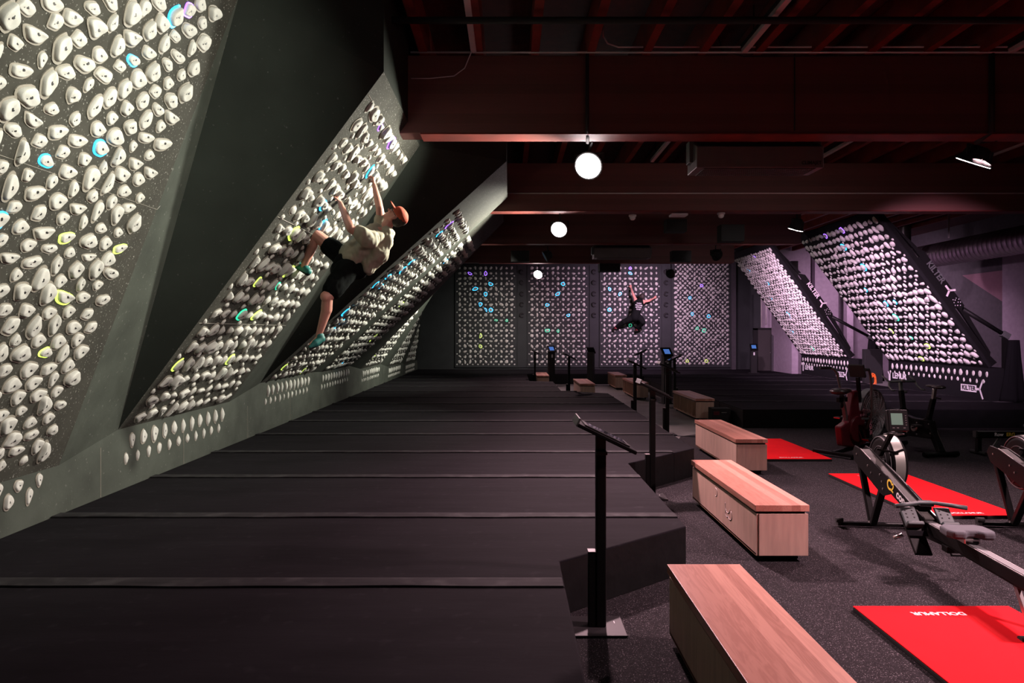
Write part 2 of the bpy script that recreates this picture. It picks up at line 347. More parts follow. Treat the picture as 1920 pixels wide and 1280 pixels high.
pipe([(3.17, 7.6, 4.87), (3.17, 7.6, 4.02)], .008, M['blackm'], 'thin black cable hanging down the nearest beam to the heater', 'cable', 'cable')
pipe([(.86, 7.58, 4.87), (.86, 7.58, 4.0), (.9, 7.9, 3.97)], .02, M['blackm'], 'black conduit down the nearest beam to the bright floodlight', 'conduit', 'conduit')
pipe([(5.35, 7.58, 4.87), (5.35, 7.58, 4.0), (5.4, 7.9, 3.97)], .03, M['blackm'], 'black conduit down the nearest beam to the tilted floodlight', 'conduit', 'conduit')
sl = None
SL = [(-.40, 3.3, 7.55, 'leftmost'), (2.59, 3.3, 7.55, 'middle'), (5.54, 3.3, 7.55, 'rightmost'), (2.58, 9.2, 12.4, 'middle'), (5.54, 9.2, 12.4, 'right of the heater'), (8.46, 9.2, 12.4, 'rightmost, past the tilted floodlight'), (2.58, 14.2, 16.9, 'far')]
for x, ya, yb, t in SL:
    s = thing('strip_light', 'unlit pale strip light under the joists, %s, %s' % (t, 'before the nearest beam' if ya < 4 else ('behind the nearest beam' if ya < 10 else 'behind the second beam')), 'strip light', (x, ya, 4.86))
    b = MB(); b.bb((-.032, 0, .0), (.032, yb-ya, .05)); b.build('diffuser', M['tube'], s, bevel=.006)
    b = MB(); b.bb((-.04, 0, .05), (.04, yb-ya, .09)); b.build('housing', M['blackm'], s)
    for yy in (.3, yb-ya-.3): b = MB(); b.tube([(0, yy, .09), (0, yy, .39)], .006, 6); b.build('hanger_rod', M['blackm'], s)
# ---- crash mats
def xr(Y):
    K = [(-1.5, .31), (4.257, .31), (5.03, 1.30), (7.44, 1.29), (8.40, 2.27), (15.9, 2.29), (16.6, 1.25), (19.7, 1.24), (19.9, .57), (21.6, .57), (21.61, .57), (27, .57)]
    for (a, p), (c, q) in zip(K, K[1:]):
        if a <= Y <= c: return p+(q-p)*(Y-a)/(c-a)
    return .57
KY = [4.257, 5.03, 7.44, 8.40, 15.9, 16.6, 19.7, 19.9]
seams = [-1.2, 1.2, 2.42, 3.83, 5.26, 6.70, 8.08, 9.48, 10.9, 12.2, 13.56, 14.95, 16.35, 17.75, 19.1, 20.5, 21.9, 23.2]
ORD = ['first', 'second', 'third', 'fourth', 'fifth', 'sixth', 'seventh', 'eighth', 'ninth', 'tenth', 'eleventh', 'twelfth', 'thirteenth', 'fourteenth', 'fifteenth', 'sixteenth', 'seventeenth', 'eighteenth', 'nineteenth', 'twentieth', 'twenty-first', 'twenty-second', 'twenty-third', 'twenty-fourth', 'twenty-fifth', 'twenty-sixth', 'twenty-seventh', 'twenty-eighth']
def crash_mat(poly, y0, y1, label, xf=None, group='crash mats under the left wall'):
    c = (poly[0][0], (y0+y1)/2, 0); t = thing('crash_mat', label, 'crash mat', c, 0, group)
    pl_ = [(x-c[0], y-c[1]) for x, y in poly]
    b = MB(); b.prism(pl_, 0, MT-.012); b.cur = 1; b.prism(pl_, MT-.012, MT)
    o = b.build('mat_body', [M['vinylside'], M['vinyl']], t, bevel=.01)
    # worn hook-and-loop flap bridging the seam to the nearer mat
    if xf:
        b = MB(); x0, x1 = xf; n = 40
        vs = []; fs = []
        for i in range(n+1):
            x = x0+(x1-x0)*i/n; wob = .006*math.sin(x*3.1+y0)+.004*math.sin(x*7.7)
            vs += [(x-c[0], y0-.012+wob-c[1], MT+.001), (x-c[0], y0-.012+wob-c[1], MT+.010), (x-c[0], y0+.10-c[1], MT+.011), (x-c[0], y0+.14-c[1], MT+.001)]
        for i in range(n):
            for k in range(3): fs.append((i*4+k, i*4+k+1, i*4+k+5, i*4+k+4))
        fs += [(0, 1, 2, 3), tuple(n*4+k for k in (3, 2, 1, 0))]
        b.add(vs, fs); b.build('seam_flap', M['flap'], t)
k = 0
for y0, y1 in zip(seams, seams[1:]):
    a, c_ = y0+.004, y1-.004; ys = [a]+[y for y in KY if a < y < c_]+[c_]
    poly = [(XW+.005, a)]+[(xr(y), y) for y in ys]+[(XW+.005, c_)]
    if y1 > 2.4: k += 1
    crash_mat(poly, a, c_, ('black vinyl crash mat below the left wall, %s strip from the camera' % ORD[max(k-1, 0)]) if y1 > 2.4 else 'black vinyl crash mat behind the camera below the left wall', (XW+.01, xr(y0)-.01) if y1 > 2 else None)
crash_mat([(XW+.005, 23.204), (4.09, 23.204), (4.09, 26.12), (XW+.005, 26.12)], 23.204, 26.12, 'wide black crash mat at the foot of the four upright far boards', None, 'crash mats of the far and right boards')
rs = [12.6, 14.0, 15.4, 16.9, 18.4, 19.9, 21.4, 23.0, 26.12]
for i, (y0, y1) in enumerate(zip(rs, rs[1:])):
    xl = 4.3 if y1 < 15.6 else 4.1
    x2 = 11.6 if y0 < 13.5 else 9.9
    poly = [(xl, y0+.004), (x2, y0+.004), (x2, y1-.004), (xl, y1-.004)]
    if y0 < 13: poly = [(xl, y0+.004), (11.6, y0+.004), (11.6, 13.9), (9.9, 13.9), (9.9, y1-.004), (xl, y1-.004)]
    crash_mat(poly, y0+.004, y1-.004, 'black vinyl crash mat of the right platform, %s strip from its front edge' % ORD[i], (xl+.01, 9.88) if i else None, 'crash mats of the far and right boards')
# ---- the four upright boards on the far wall
FB = [(-.92, 'leftmost'), (1.84, 'second from the left, purple lit'), (4.61, 'third from left, with the climber in black'), (7.36, 'rightmost, most densely set with holds')]
for x, t in FB:
    b = MB(); b.bb((-1.18, -.02, 0), (1.18, .02, 3.9)); o = b.build('training_board', M['backwall'], bevel=.004); o.location = (x, 26.115, .42)
    tag(o, 'upright charcoal board on far wall, '+t, 'climbing board', 'upright boards on the far wall')
# plain panels and dark pinch grips in the gaps between them
gi = 0
for gx, gt in ((.46, 'first gap'), (3.22, 'second gap'), (5.98, 'third gap')):
    b = MB(); b.bb((-.17, -.012, 0), (.17, .02, 3.9)); o = b.build('wall_panel', M['backwall']); o.location = (gx, 26.12, .42); tag(o, 'narrow plain panel between the far boards, %s from the left' % gt, 'wall panel')
    for kk, py in enumerate((510, 530, 551, 571, 591)):
        b = MB(); b.tube([(.075*math.cos(t_), -.02, .075*math.sin(t_)) for t_ in [R(30+40*q) for q in range(8)]], [.018, .03, .034, .034, .034, .03, .026, .016], 8)
        o = b.build('ring_grip', M['blackm']); o.location = (gx, 26.10, EYE-(py-VY)/49.04); tag(o, 'dark ring grip in the %s between far boards, %s from the top' % (gt, ORD[kk]), 'grip', 'dark ring grips between the far boards')
# ================================================================ CLIMBING HOLDS
SHN = {'o': 'rounded', 't': 'teardrop', 'w': 'tall oval', 'd': 'smile-shaped', 'v': 'wedge-shaped', 'q': 'blocky', 'c': 'crescent', 'p': 'small round'}
def outline(sh, a, var):
    c, s = math.cos(a), math.sin(a)
    if sh in 'op': x, y = c*(1+.08*math.sin(2*a+var)), s*(1+.08*math.cos(3*a+var))
    elif sh == 't': x, y = .85*c*(1-.62*max(s, 0)**1.4), s*1.1-.05
    elif sh == 'w': x, y = .80*c*(1+.10*math.sin(a+var)), s*1.05
    elif sh == 'd':
        y = 1.0*s-.02 if s < 0 else .66*s*(1-.30*(1-abs(c)))-.02
        x = 1.02*c*(1+.10*max(s, 0)); y += .14*c*math.sin(var+.5)
    elif sh == 'v': x, y = c*(1+.42*s)*.88, s*.95+.05
    elif sh == 'q':
        x = math.copysign(abs(c)**.6, c)*.92; y = math.copysign(abs(s)**.62, s)*.92; x += .15*y*math.sin(var)
    else: x, y = .62*c+.34*(1-s*s)-.1, s*1.1
    r = 1+.05*math.sin(3*a+var*2)+.03*math.sin(5*a+var)
    return x*r, y*r
def hold_mesh(sh, var, n, rings, low=False):
    rnd = random.Random(var*17+ord(sh)); jug = rnd.uniform(.2, .9) if sh in 'dvq' else rnd.uniform(-.2, .5); hh = rnd.uniform(.5, .78)*(1.1 if sh in 'dvc' else 1); flat = rnd.uniform(.55, .72)
    b = MB(); vs = []; fs = []
    lv = {6: [(.92, 0), (.91, .45), (.87, .82), (.81, .96), (.71, 1.0), (.36, .98)], 3: [(.94, 0), (.86, .65), (.62, 1.0)]}[rings]
    for s_, h in lv:
        for k in range(n):
            a = 2*math.pi*k/n; x, y = outline(sh, a, var)
            cut = 1-.0*s_; yy = y*s_*cut+.10*h*hh*jug; xx = x*s_+.04*h*math.sin(var)
            z = h*hh*(1+.35*jug*y)*(1+.12*math.sin(a*2+var)*(h > .5))
            if y > 0 and h > .4: yy += .08*jug*y
            vs.append((xx, yy, z))
    m = len(lv)
    for i in range(m-1):
        for k in range(n): fs.append((i*n+k, i*n+(k+1) % n, (i+1)*n+(k+1) % n, (i+1)*n+k))
    vs.append((0, .1*hh*jug, lv[-1][1]*hh*(.98))); top = len(vs)-1
    for k in range(n): fs.append(((m-1)*n+k, (m-1)*n+(k+1) % n, top))
    b.add(vs, fs, True)
    zt = lv[-1][1]*hh*.97
    return b, (0, .1*hh*jug, zt)
def rim_mb(sh, var, n):
    b = MB(); p = [outline(sh, 2*math.pi*k/n, var) for k in range(n)]
    p = [(x*1.05+.11*x/max(.3, math.hypot(x, y)), y*1.05+.11*y/max(.3, math.hypot(x, y))) for x, y in p]
    b.prism(p, 0, .13); return b
PROTO = {}
for sh in 'otwdvqcp':
    for var in range(3 if sh != 'p' else 2):
        hi, tip = hold_mesh(sh, var, 22, 6); me = hi.mesh('climbing_hold', M['hold'])
        rm = rim_mb(sh, var, 20).mesh('light_rim', M['rim']); rg = {k: None for k in 'bygp'}
        for k in rg: rg[k] = rim_mb(sh, var, 20).mesh('light_rim', M['glow'+k])
        bo = MB(); bo.tube([(tip[0], tip[1], tip[2]-.04), (tip[0], tip[1], tip[2]+.035)], [.16, .16], 12)
        if sh != 'p': bo.tube([(tip[0]-.33, tip[1]-.30, tip[2]-.06), (tip[0]-.33, tip[1]-.30, tip[2]+.01)], [.06, .06], 6)
        PROTO[sh, var] = (me, rm, rg, bo.mesh('bolt', M['bolt']), hold_mesh(sh, var, 9, 3)[0], rim_mb(sh, var, 9))
HOLDS = []    # dicts: p, R (3x3), sx, sy, sz, shape, var, glow, where
def frame(i_ang, side):
    a = R(i_ang)
    if side == 'L': n = V((math.cos(a), 0, -math.sin(a))); v = V((math.sin(a), 0, math.cos(a)))
    elif side == 'R': n = V((-math.cos(a), 0, -math.sin(a))); v = V((-math.sin(a), 0, math.cos(a)))
    else: n = V((0, -1, 0)); v = V((0, 0, 1))
    return v.cross(n), v, n
def add_hold(p, fr, w_, h_, d_, sh, rot=0, var=None, where='', row=0, col=0):
    u, v, n = fr; c, s = math.cos(rot), math.sin(rot); u2 = u*c+v*s; v2 = v*c-u*s
    HOLDS.append(dict(p=V(p), R=Matrix((u2, v2, n)).transposed(), sx=w_, sy=h_, sz=d_, sh=sh, var=random.randrange(2 if sh == 'p' else 3) if var is None else var, glow=None, where=where, row=row, col=col))
# -- board 1: every hold read from the photograph (crop x, y, w, h, shape, glow)
A = """65,85,110,150,t 155,45,95,85,q 285,25,110,90,o 385,90,90,105,d 300,118,70,95,q 200,175,115,105,d 100,225,80,75,q 330,245,90,145,t 415,205,75,85,q 485,50,75,60,o
500,155,95,110,v 570,15,85,70,o 585,120,50,95,t 675,75,80,130,w 740,50,60,95,w 815,20,70,75,o 825,125,65,90,q 895,85,60,105,t,b 965,60,50,75,q,p 1020,25,60,70,t
1085,80,60,80,v 1030,120,50,60,t 965,150,65,85,d 895,190,55,50,q 840,225,50,95,t 765,155,60,100,t 680,190,80,100,d 605,240,65,110,w 765,265,65,80,d 690,305,60,70,d,b
520,285,75,80,o 445,320,95,105,d 235,310,50,85,w 130,355,110,95,d 3,280,50,130,w 22,425,50,75,q 265,420,85,145,t 350,370,90,75,o 540,385,90,75,q 620,340,60,60,q
780,365,65,100,t 710,405,75,95,o 640,450,65,105,t 565,495,70,110,w 465,430,45,80,t 380,490,70,90,v 495,540,65,130,w 160,490,110,110,o 65,550,105,130,t 280,555,70,65,o
190,605,95,80,d 395,605,50,80,o 90,660,90,65,o 310,660,90,100,d 220,715,75,75,q 410,705,90,85,d 580,600,55,70,o 650,550,55,80,q 730,510,65,90,w 795,465,55,70,q
860,425,50,65,o 925,380,45,60,t 985,345,55,85,t 855,330,55,55,o 910,285,70,65,d 975,250,40,80,w 1035,220,60,90,q 940,465,60,100,t 870,510,60,75,o 810,550,60,70,d
875,590,70,75,d 745,605,60,105,w 670,640,70,75,v 820,640,45,65,o 750,690,75,70,d 830,720,80,85,d 595,695,80,90,o 510,655,75,80,o 525,750,75,80,o,b 605,790,75,100,c
685,740,40,60,o 765,785,50,55,o 695,820,65,80,d 770,865,65,70,d 625,880,75,80,q 710,905,60,70,o 535,845,40,70,t 470,900,80,130,w 555,925,55,120,c 440,805,60,75,q
335,770,65,75,q 360,860,80,100,d 255,815,75,65,o,b 125,770,85,130,c 3,710,50,120,w 30,845,70,80,q 160,885,50,75,q 280,915,60,80,t 70,945,80,150,w 195,965,95,100,d
385,955,55,90,w 310,1015,85,90,o 480,990,50,70,o 575,1015,55,75,t 640,965,65,65,o 718,997,45,55,o 660,1040,65,70,d 685,1120,60,100,t 600,1080,65,105,w 505,1065,55,115,w
410,1045,80,75,d 435,1120,45,80,w 335,1100,65,70,o 215,1075,70,90,q 95,1045,75,70,q 125,1145,80,80,o 15,1100,90,130,d,b 240,1165,100,90,d 355,1190,75,75,d,y 525,1150,60,50,o
610,1170,50,50,o 620,1245,65,60,d,y 545,1225,60,75,o 460,1215,80,80,o 165,1235,80,70,o 30,1210,60,80,q 270,1245,80,65,d"""
B = """305,82,45,50,o 385,95,60,45,d 250,130,50,85,t 330,150,70,75,t 410,145,60,85,t 460,110,55,70,o 475,160,65,60,d 150,115,80,70,d 85,175,50,60,o 180,190,70,110,w
60,98,80,62,d 12,235,85,85,d 105,240,65,85,q 265,200,50,65,o 350,210,40,60,t 420,215,45,45,o 210,250,70,100,w 285,260,80,70,d,y 360,265,60,50,o 440,270,55,65,d
35,320,65,65,q 125,320,65,65,q 60,385,65,90,q 220,330,60,60,o 300,325,50,60,o 375,335,50,55,q 155,385,60,100,v 240,375,55,95,t 320,390,65,60,o 390,390,50,55,q
80,445,45,60,o 175,445,60,65,o 255,450,60,70,o 335,440,50,65,o 100,500,75,80,o 15,500,60,90,o 205,495,55,45,o,y 275,495,50,85,t 350,490,60,65,o 35,570,60,65,q
135,565,70,75,o 215,555,60,75,d 295,550,50,65,o 235,605,45,70,w 310,600,60,75,o 155,620,70,65,o 65,630,75,75,o 250,655,50,55,o 90,680,60,70,o 175,670,70,60,o
3,680,40,60,w 190,710,75,85,c 265,705,50,55,d 105,735,50,45,o 20,750,60,80,d 215,765,50,55,o 140,785,55,55,o 45,795,65,90,q 230,815,45,50,o 65,855,70,80,q
145,830,60,60,d 170,880,50,70,o 85,895,65,60,d 190,905,60,90,c 10,915,40,60,o 115,940,40,40,o 20,965,40,55,o"""
K = """170,1015,35,55,w 85,1038,45,50,o 128,1083,35,70,w 3,1060,35,60,w 40,1108,50,65,w"""
raw = []
for txt, ox, oy, s_ in ((A, 0, 0, 2.6667), (B, 0, 440, 2.2075), (K, 0, 440, 2.2075)):
    for t in txt.split():
        q = t.split(','); raw.append((ox+float(q[0])/s_, oy+float(q[1])/s_, float(q[2])/s_, float(q[3])/s_, q[4], q[5] if len(q) > 5 else None, txt is K))
fr1 = frame(20.95, 'L'); frk = frame(0, 'L'); tmp = []
for px, py, w_, h_, sh, g, kick in raw:
    a = (px-VX)/F; c_ = -(py-VY)/F; off = .035
    if kick: Y = (XW+.02)/a; p = V((XW, Y, EYE+c_*Y)); fr = frk
    else:
        n = fr1[2]; p0 = bpt(0, 0, 0, off); dr = V((a, 1, c_)); Y = (n.dot(p0)-n.z*EYE)/n.dot(dr); p = V((a*Y, Y, EYE+c_*Y))-n*off; fr = fr1
    ppu = F*abs(p.x)/Y**2; ppv = F/Y*.99
    ww = max(.035, (w_*.95-4)/ppu*.5); hh = max(.035, h_*.92/ppv*.5)
    ww = min(ww, .11); tmp.append((p, fr, ww, hh, sh, g, kick))
def s_of(p, kz): return (p.z-kz)/math.cos(R(20.95))
rowd = {}
for q in tmp:
    r = -1 if q[6] else int(max(0, s_of(q[0], .733))/.22); rowd.setdefault(r, []).append(q)
for r in rowd:
    for k, q in enumerate(sorted(rowd[r], key=lambda z: -z[0].y)):
        p, fr, ww, hh, sh, g, kick = q
        if sh == 'v' and random.random() < .3: sh = 't'
        add_hold(p, fr, ww, hh, min(ww, hh)*.85, sh, R(random.uniform(-14, 14)), where='nearest wall' if not kick else 'nearest kick panel', row=r, col=k)
        HOLDS[-1]['glow'] = g
# -- gridded boards
def grid(org, fr, ncol, nrow, sp, where, dense=False, kick=None, kfr=None, mini=True, size=(.050, .072), top_drop=0):
    u, v, n = fr; r = random.Random(hash(where) % 1 + len(where)*7)
    for i in range(nrow):
        for j in range(ncol):
            sh = r.choice('oootttwwddddvvqqc'); s_ = r.uniform(*size)*r.choice((.85, 1, 1, 1.12)); asp = r.uniform(.78, 1.28); el = r.uniform(.65, 1.05)
            add_hold(org+u*(j*sp)+v*(i*sp), fr, s_*asp, s_*(2.05-asp), s_*el, sh, R(r.uniform(-35, 35)), r.randrange(3), where, i, j)
    if dense:
        for i in range(nrow-1):
            for j in range(ncol-1):
                sh = r.choice('ooottwddqvc'); s_ = r.uniform(size[0]*.8, size[1]*.85)
                add_hold(org+u*((j+.5)*sp)+v*((i+.5)*sp), fr, s_, s_, s_*.8, sh, R(r.uniform(-60, 60)), r.randrange(3), where, i+.5, j)
    elif mini:
        for i in range(nrow-2):
            for j in range(-1, ncol):
                if (j+i) % 2: continue
                if i > nrow-6 and r.random() < .25: continue
                add_hold(org+u*((j+.5)*sp)+v*((i+.5)*sp), fr, .033, .028, .022, 'p', R(r.uniform(0, 180)), r.randrange(2), where, i+.5, j)
    if kick:
        ku, kv, kn = kfr
        for j in range(ncol):
            s_ = r.uniform(.052, .066); add_hold(kick+ku*(j*sp), kfr, s_*.85, s_*1.2, s_*.55, r.choice('otwwo'), 0, r.randrange(3), where+' kick', 0, j)
            s_ = r.uniform(.036, .045); add_hold(kick+ku*((j-.5)*sp)-kv*.155, kfr, s_*.9, s_*1.15, s_*.5, r.choice('otwo'), 0, r.randrange(3), where+' kick', 1, j)
fk = frame(0, 'L')
for i, nm in ((1, 'second board'), (2, 'third board'), (3, 'fourth board'), (4, 'fifth board'), (5, 'sixth board'), (6, 'seventh board')):
    y0, y1, a, kz, tz = BO[i]; fr = frame(a, 'L'); L = (tz-kz)/math.cos(R(a)); nr = int((L-.30)/.2)+1
    nr = min(nr, 19); m = ((y1-y0)-2.0)/2
    grid(bpt(i, y0+m, .12), fr, 11, nr, .2, nm, kick=V((XW, y0+m, kz-.13)), kfr=fk)
fb = frame(0, 'B'); z0 = EYE-(683-VY)/49.04
for k, (x, t) in enumerate(FB):
    o_ = V((x-1.0, 26.10, z0+.10))
    if k < 3:
        grid(o_, fb, 11, 19, .199, 'far board '+t.split(',')[0], size=(.052, .071))
        for j in range(12): add_hold(o_+V((-.1+.2*j, 0, -.1)), fb, .036, .03, .024, 'p', R(random.uniform(0, 180)), 0, 'far', 0, j)
    else: grid(o_+V((-.02, 0, -.06)), fb, 12, 22, .18, 'far board rightmost', dense=True, size=(.050, .070))
# right free-standing boards: (Y far, Y near, lean, kick-top z, rise)
XR = 9.9
RB = [(23.2, 19.9, 35.2, .99, 3.42), (17.85, 14.1, 36.5, 1.03, 3.26)]
def rpt(i, Y, s, off=0, up=0):
    yf, yn, a, kz, rs_ = RB[i]; a = R(a); n = V((-math.cos(a), 0, -math.sin(a)))
    return V((XR-s*math.sin(a), Y, kz+s*math.cos(a)))+n*off
frR = [frame(35.2, 'R'), frame(36.5, 'R')]; fkR = frame(0, 'R')
grid(rpt(0, 23.05, .12), frR[0], 17, 21, .19, 'smaller right board', dense=True, size=(.058, .074), kick=V((XR-.02, 23.0, .99-.13)), kfr=fkR)
grid(rpt(1, 17.72, .14), frR[1], 18, 19, .205, 'larger right board', kick=V((XR-.02, 17.62, 1.03-.13)), kfr=fkR, size=(.060, .088))
# drop holds that photo shows missing in the gaps of board 2's top rows
# -- which holds are lit
LIT = {'second board': "b686,328 b618,371 b615,412 p710,246 p724,270 y552,434 y486,521 g456,584 y483,586 y331,683 y434,673 y546,504 g524,536",
 'third board': "b646,579 b643,600 b622,617 b716,528 b728,522 b765,497 b757,503 b815,444 p836,424 y524,692 y566,690 b700,538", 'fourth board': "b830,493 y756,561 b640,690 y700,630",
 'fifth board': "y700,665 b735,612", 'sixth board': "g748,635 b750,600",
 'far board leftmost': "p880,516 p909,516 b919,527 b889,537 b909,547 b899,567 b909,577 b919,577 g930,597 g949,596 y900,627 y929,627 y900,647",
 'far board second from the left': "p1065,517 b1055,527 b1045,547 b1026,567 b1065,587 b1026,597 g1026,618 g1045,618",
 'far board third from left': "b1181,517 p1181,499 b1141,537 b1161,547 b1141,577 g1181,606",
 'far board rightmost': "p1297,537 p1317,537 b1297,557 b1317,568 b1297,588 b1332,592 g1307,618 g1317,618 y1287,675 y1327,675",
 'larger right board': "b1586,465 b1618,508 b1622,539 b1680,563 g1682,593 g1710,634 y1672,620 y1734,649 y1725,675 p1583,433 p1551,440 b1662,565",
 'smaller right board': "p1414,484 b1404,506 b1440,533 b1447,561 b1479,590 b1485,621 g1525,652"}
for wh, tx in LIT.items():
    cand = [h for h in HOLDS if h['where'] == wh and h['sh'] != 'p']
    for t in tx.split():
        x, y = map(float, t[1:].split(','))
        cand.sort(key=lambda h: (proj(h['p'])[0]-x)**2+(proj(h['p'])[1]-y)**2)
        for h in cand:
            if not h['glow']: h['glow'] = t[0]; break
# -- keep what the frame can show, biggest first
def psize(h):
    x, y = proj(h['p']); 
    if not (-25 < x < 1945 and -25 < y < 1305): return -1
    vd = (V((0, 0, EYE))-h['p']).normalized(); nz = h['R'].col[2]
    return h['sx']*h['sy']*(abs(vd.dot(nz))*.8+.35)/h['p'].y**2
# the climbers' own space: no hold may pierce the body, keep all; order by size
vis = [(psize(h), k) for k, h in enumerate(HOLDS)]; order = [k for s_, k in sorted(vis, reverse=True) if s_ > 0]
GN = {'b': 'blue', 'y': 'yellow', 'g': 'green', 'p': 'purple'}
used = {}
def hold_label(h):
    adj = 'small white' if h['sh'] == 'p' else 'white'; sh = {'p': 'round'}.get(h['sh'], SHN[h['sh']])
    gl = ' '+GN[h['glow']]+'-rimmed hold' if h['glow'] else ' climbing hold'
    if 'kick' in h['where']:
        rw = 'lower row' if h['row'] == 1 else 'upper row'
        base = h['where'].replace(' kick panel', '').replace(' kick', '')
        return '%s %s%s, %s of %s kick panel, %s from left' % (adj, sh, gl, rw, base, ORD[h['col']])
    if h['where'] == 'nearest wall': return '%s %s%s, %s row up nearest wall, %s from its right' % (adj, sh, gl, ORD[int(h['row'])], ORD[h['col']])
    if h['sh'] == 'p': return 'tiny white hold above %s row of %s, %s column from left' % (ORD[int(h['row'])], h['where'], ORD[h['col']+1])
    return '%s %s%s, %s row up %s, %s from left' % (adj, sh, gl, ORD[int(h['row'])], h['where'], ORD[h['col']])
for k in order[:300]:
    h = HOLDS[k]; me, rm, rg, bo, _, _ = PROTO[h['sh'], h['var']]
    mt = (h['R'].to_4x4())@Matrix.Diagonal((h['sx'], h['sy'], h['sz'], 1)); mt.translation = h['p']
    o = bpy.data.objects.new('climbing_hold', me); C.objects.link(o); o.matrix_world = mt
    tag(o, hold_label(h), 'climbing hold', 'white climbing holds of the left wall')
    r = bpy.data.objects.new('light_rim', rg[h['glow']] if h['glow'] else rm); C.objects.link(r); r.parent = o
    if h['glow']: r['label'] = GN[h['glow']]+' glowing rim'
    q = bpy.data.objects.new('bolt', bo); C.objects.link(q); q.parent = o
b = MB(); slots = [M['hold'], M['rim'], M['glowb'], M['glowy'], M['glowg'], M['glowp']]
for k in order[300:]:
    h = HOLDS[k]; lo, rl = PROTO[h['sh'], h['var']][4:]
    mt = (h['R'].to_4x4())@Matrix.Diagonal((h['sx'], h['sy'], h['sz'], 1)); mt.translation = h['p']
    b.cur = 0; b.add([mt@V(v) for v in lo.v], lo.f, True)
    if h['glow'] or h['p'].y < 13:
        b.cur = {None: 1, 'b': 2, 'y': 3, 'g': 4, 'p': 5}[h['glow']]; b.add([mt@V(v) for v in rl.v], rl.f)
o = b.build('climbing_hold', slots, fix=False)
tag(o, 'the many smaller white climbing holds on all the farther boards and far wall', 'climbing holds', kind='stuff')
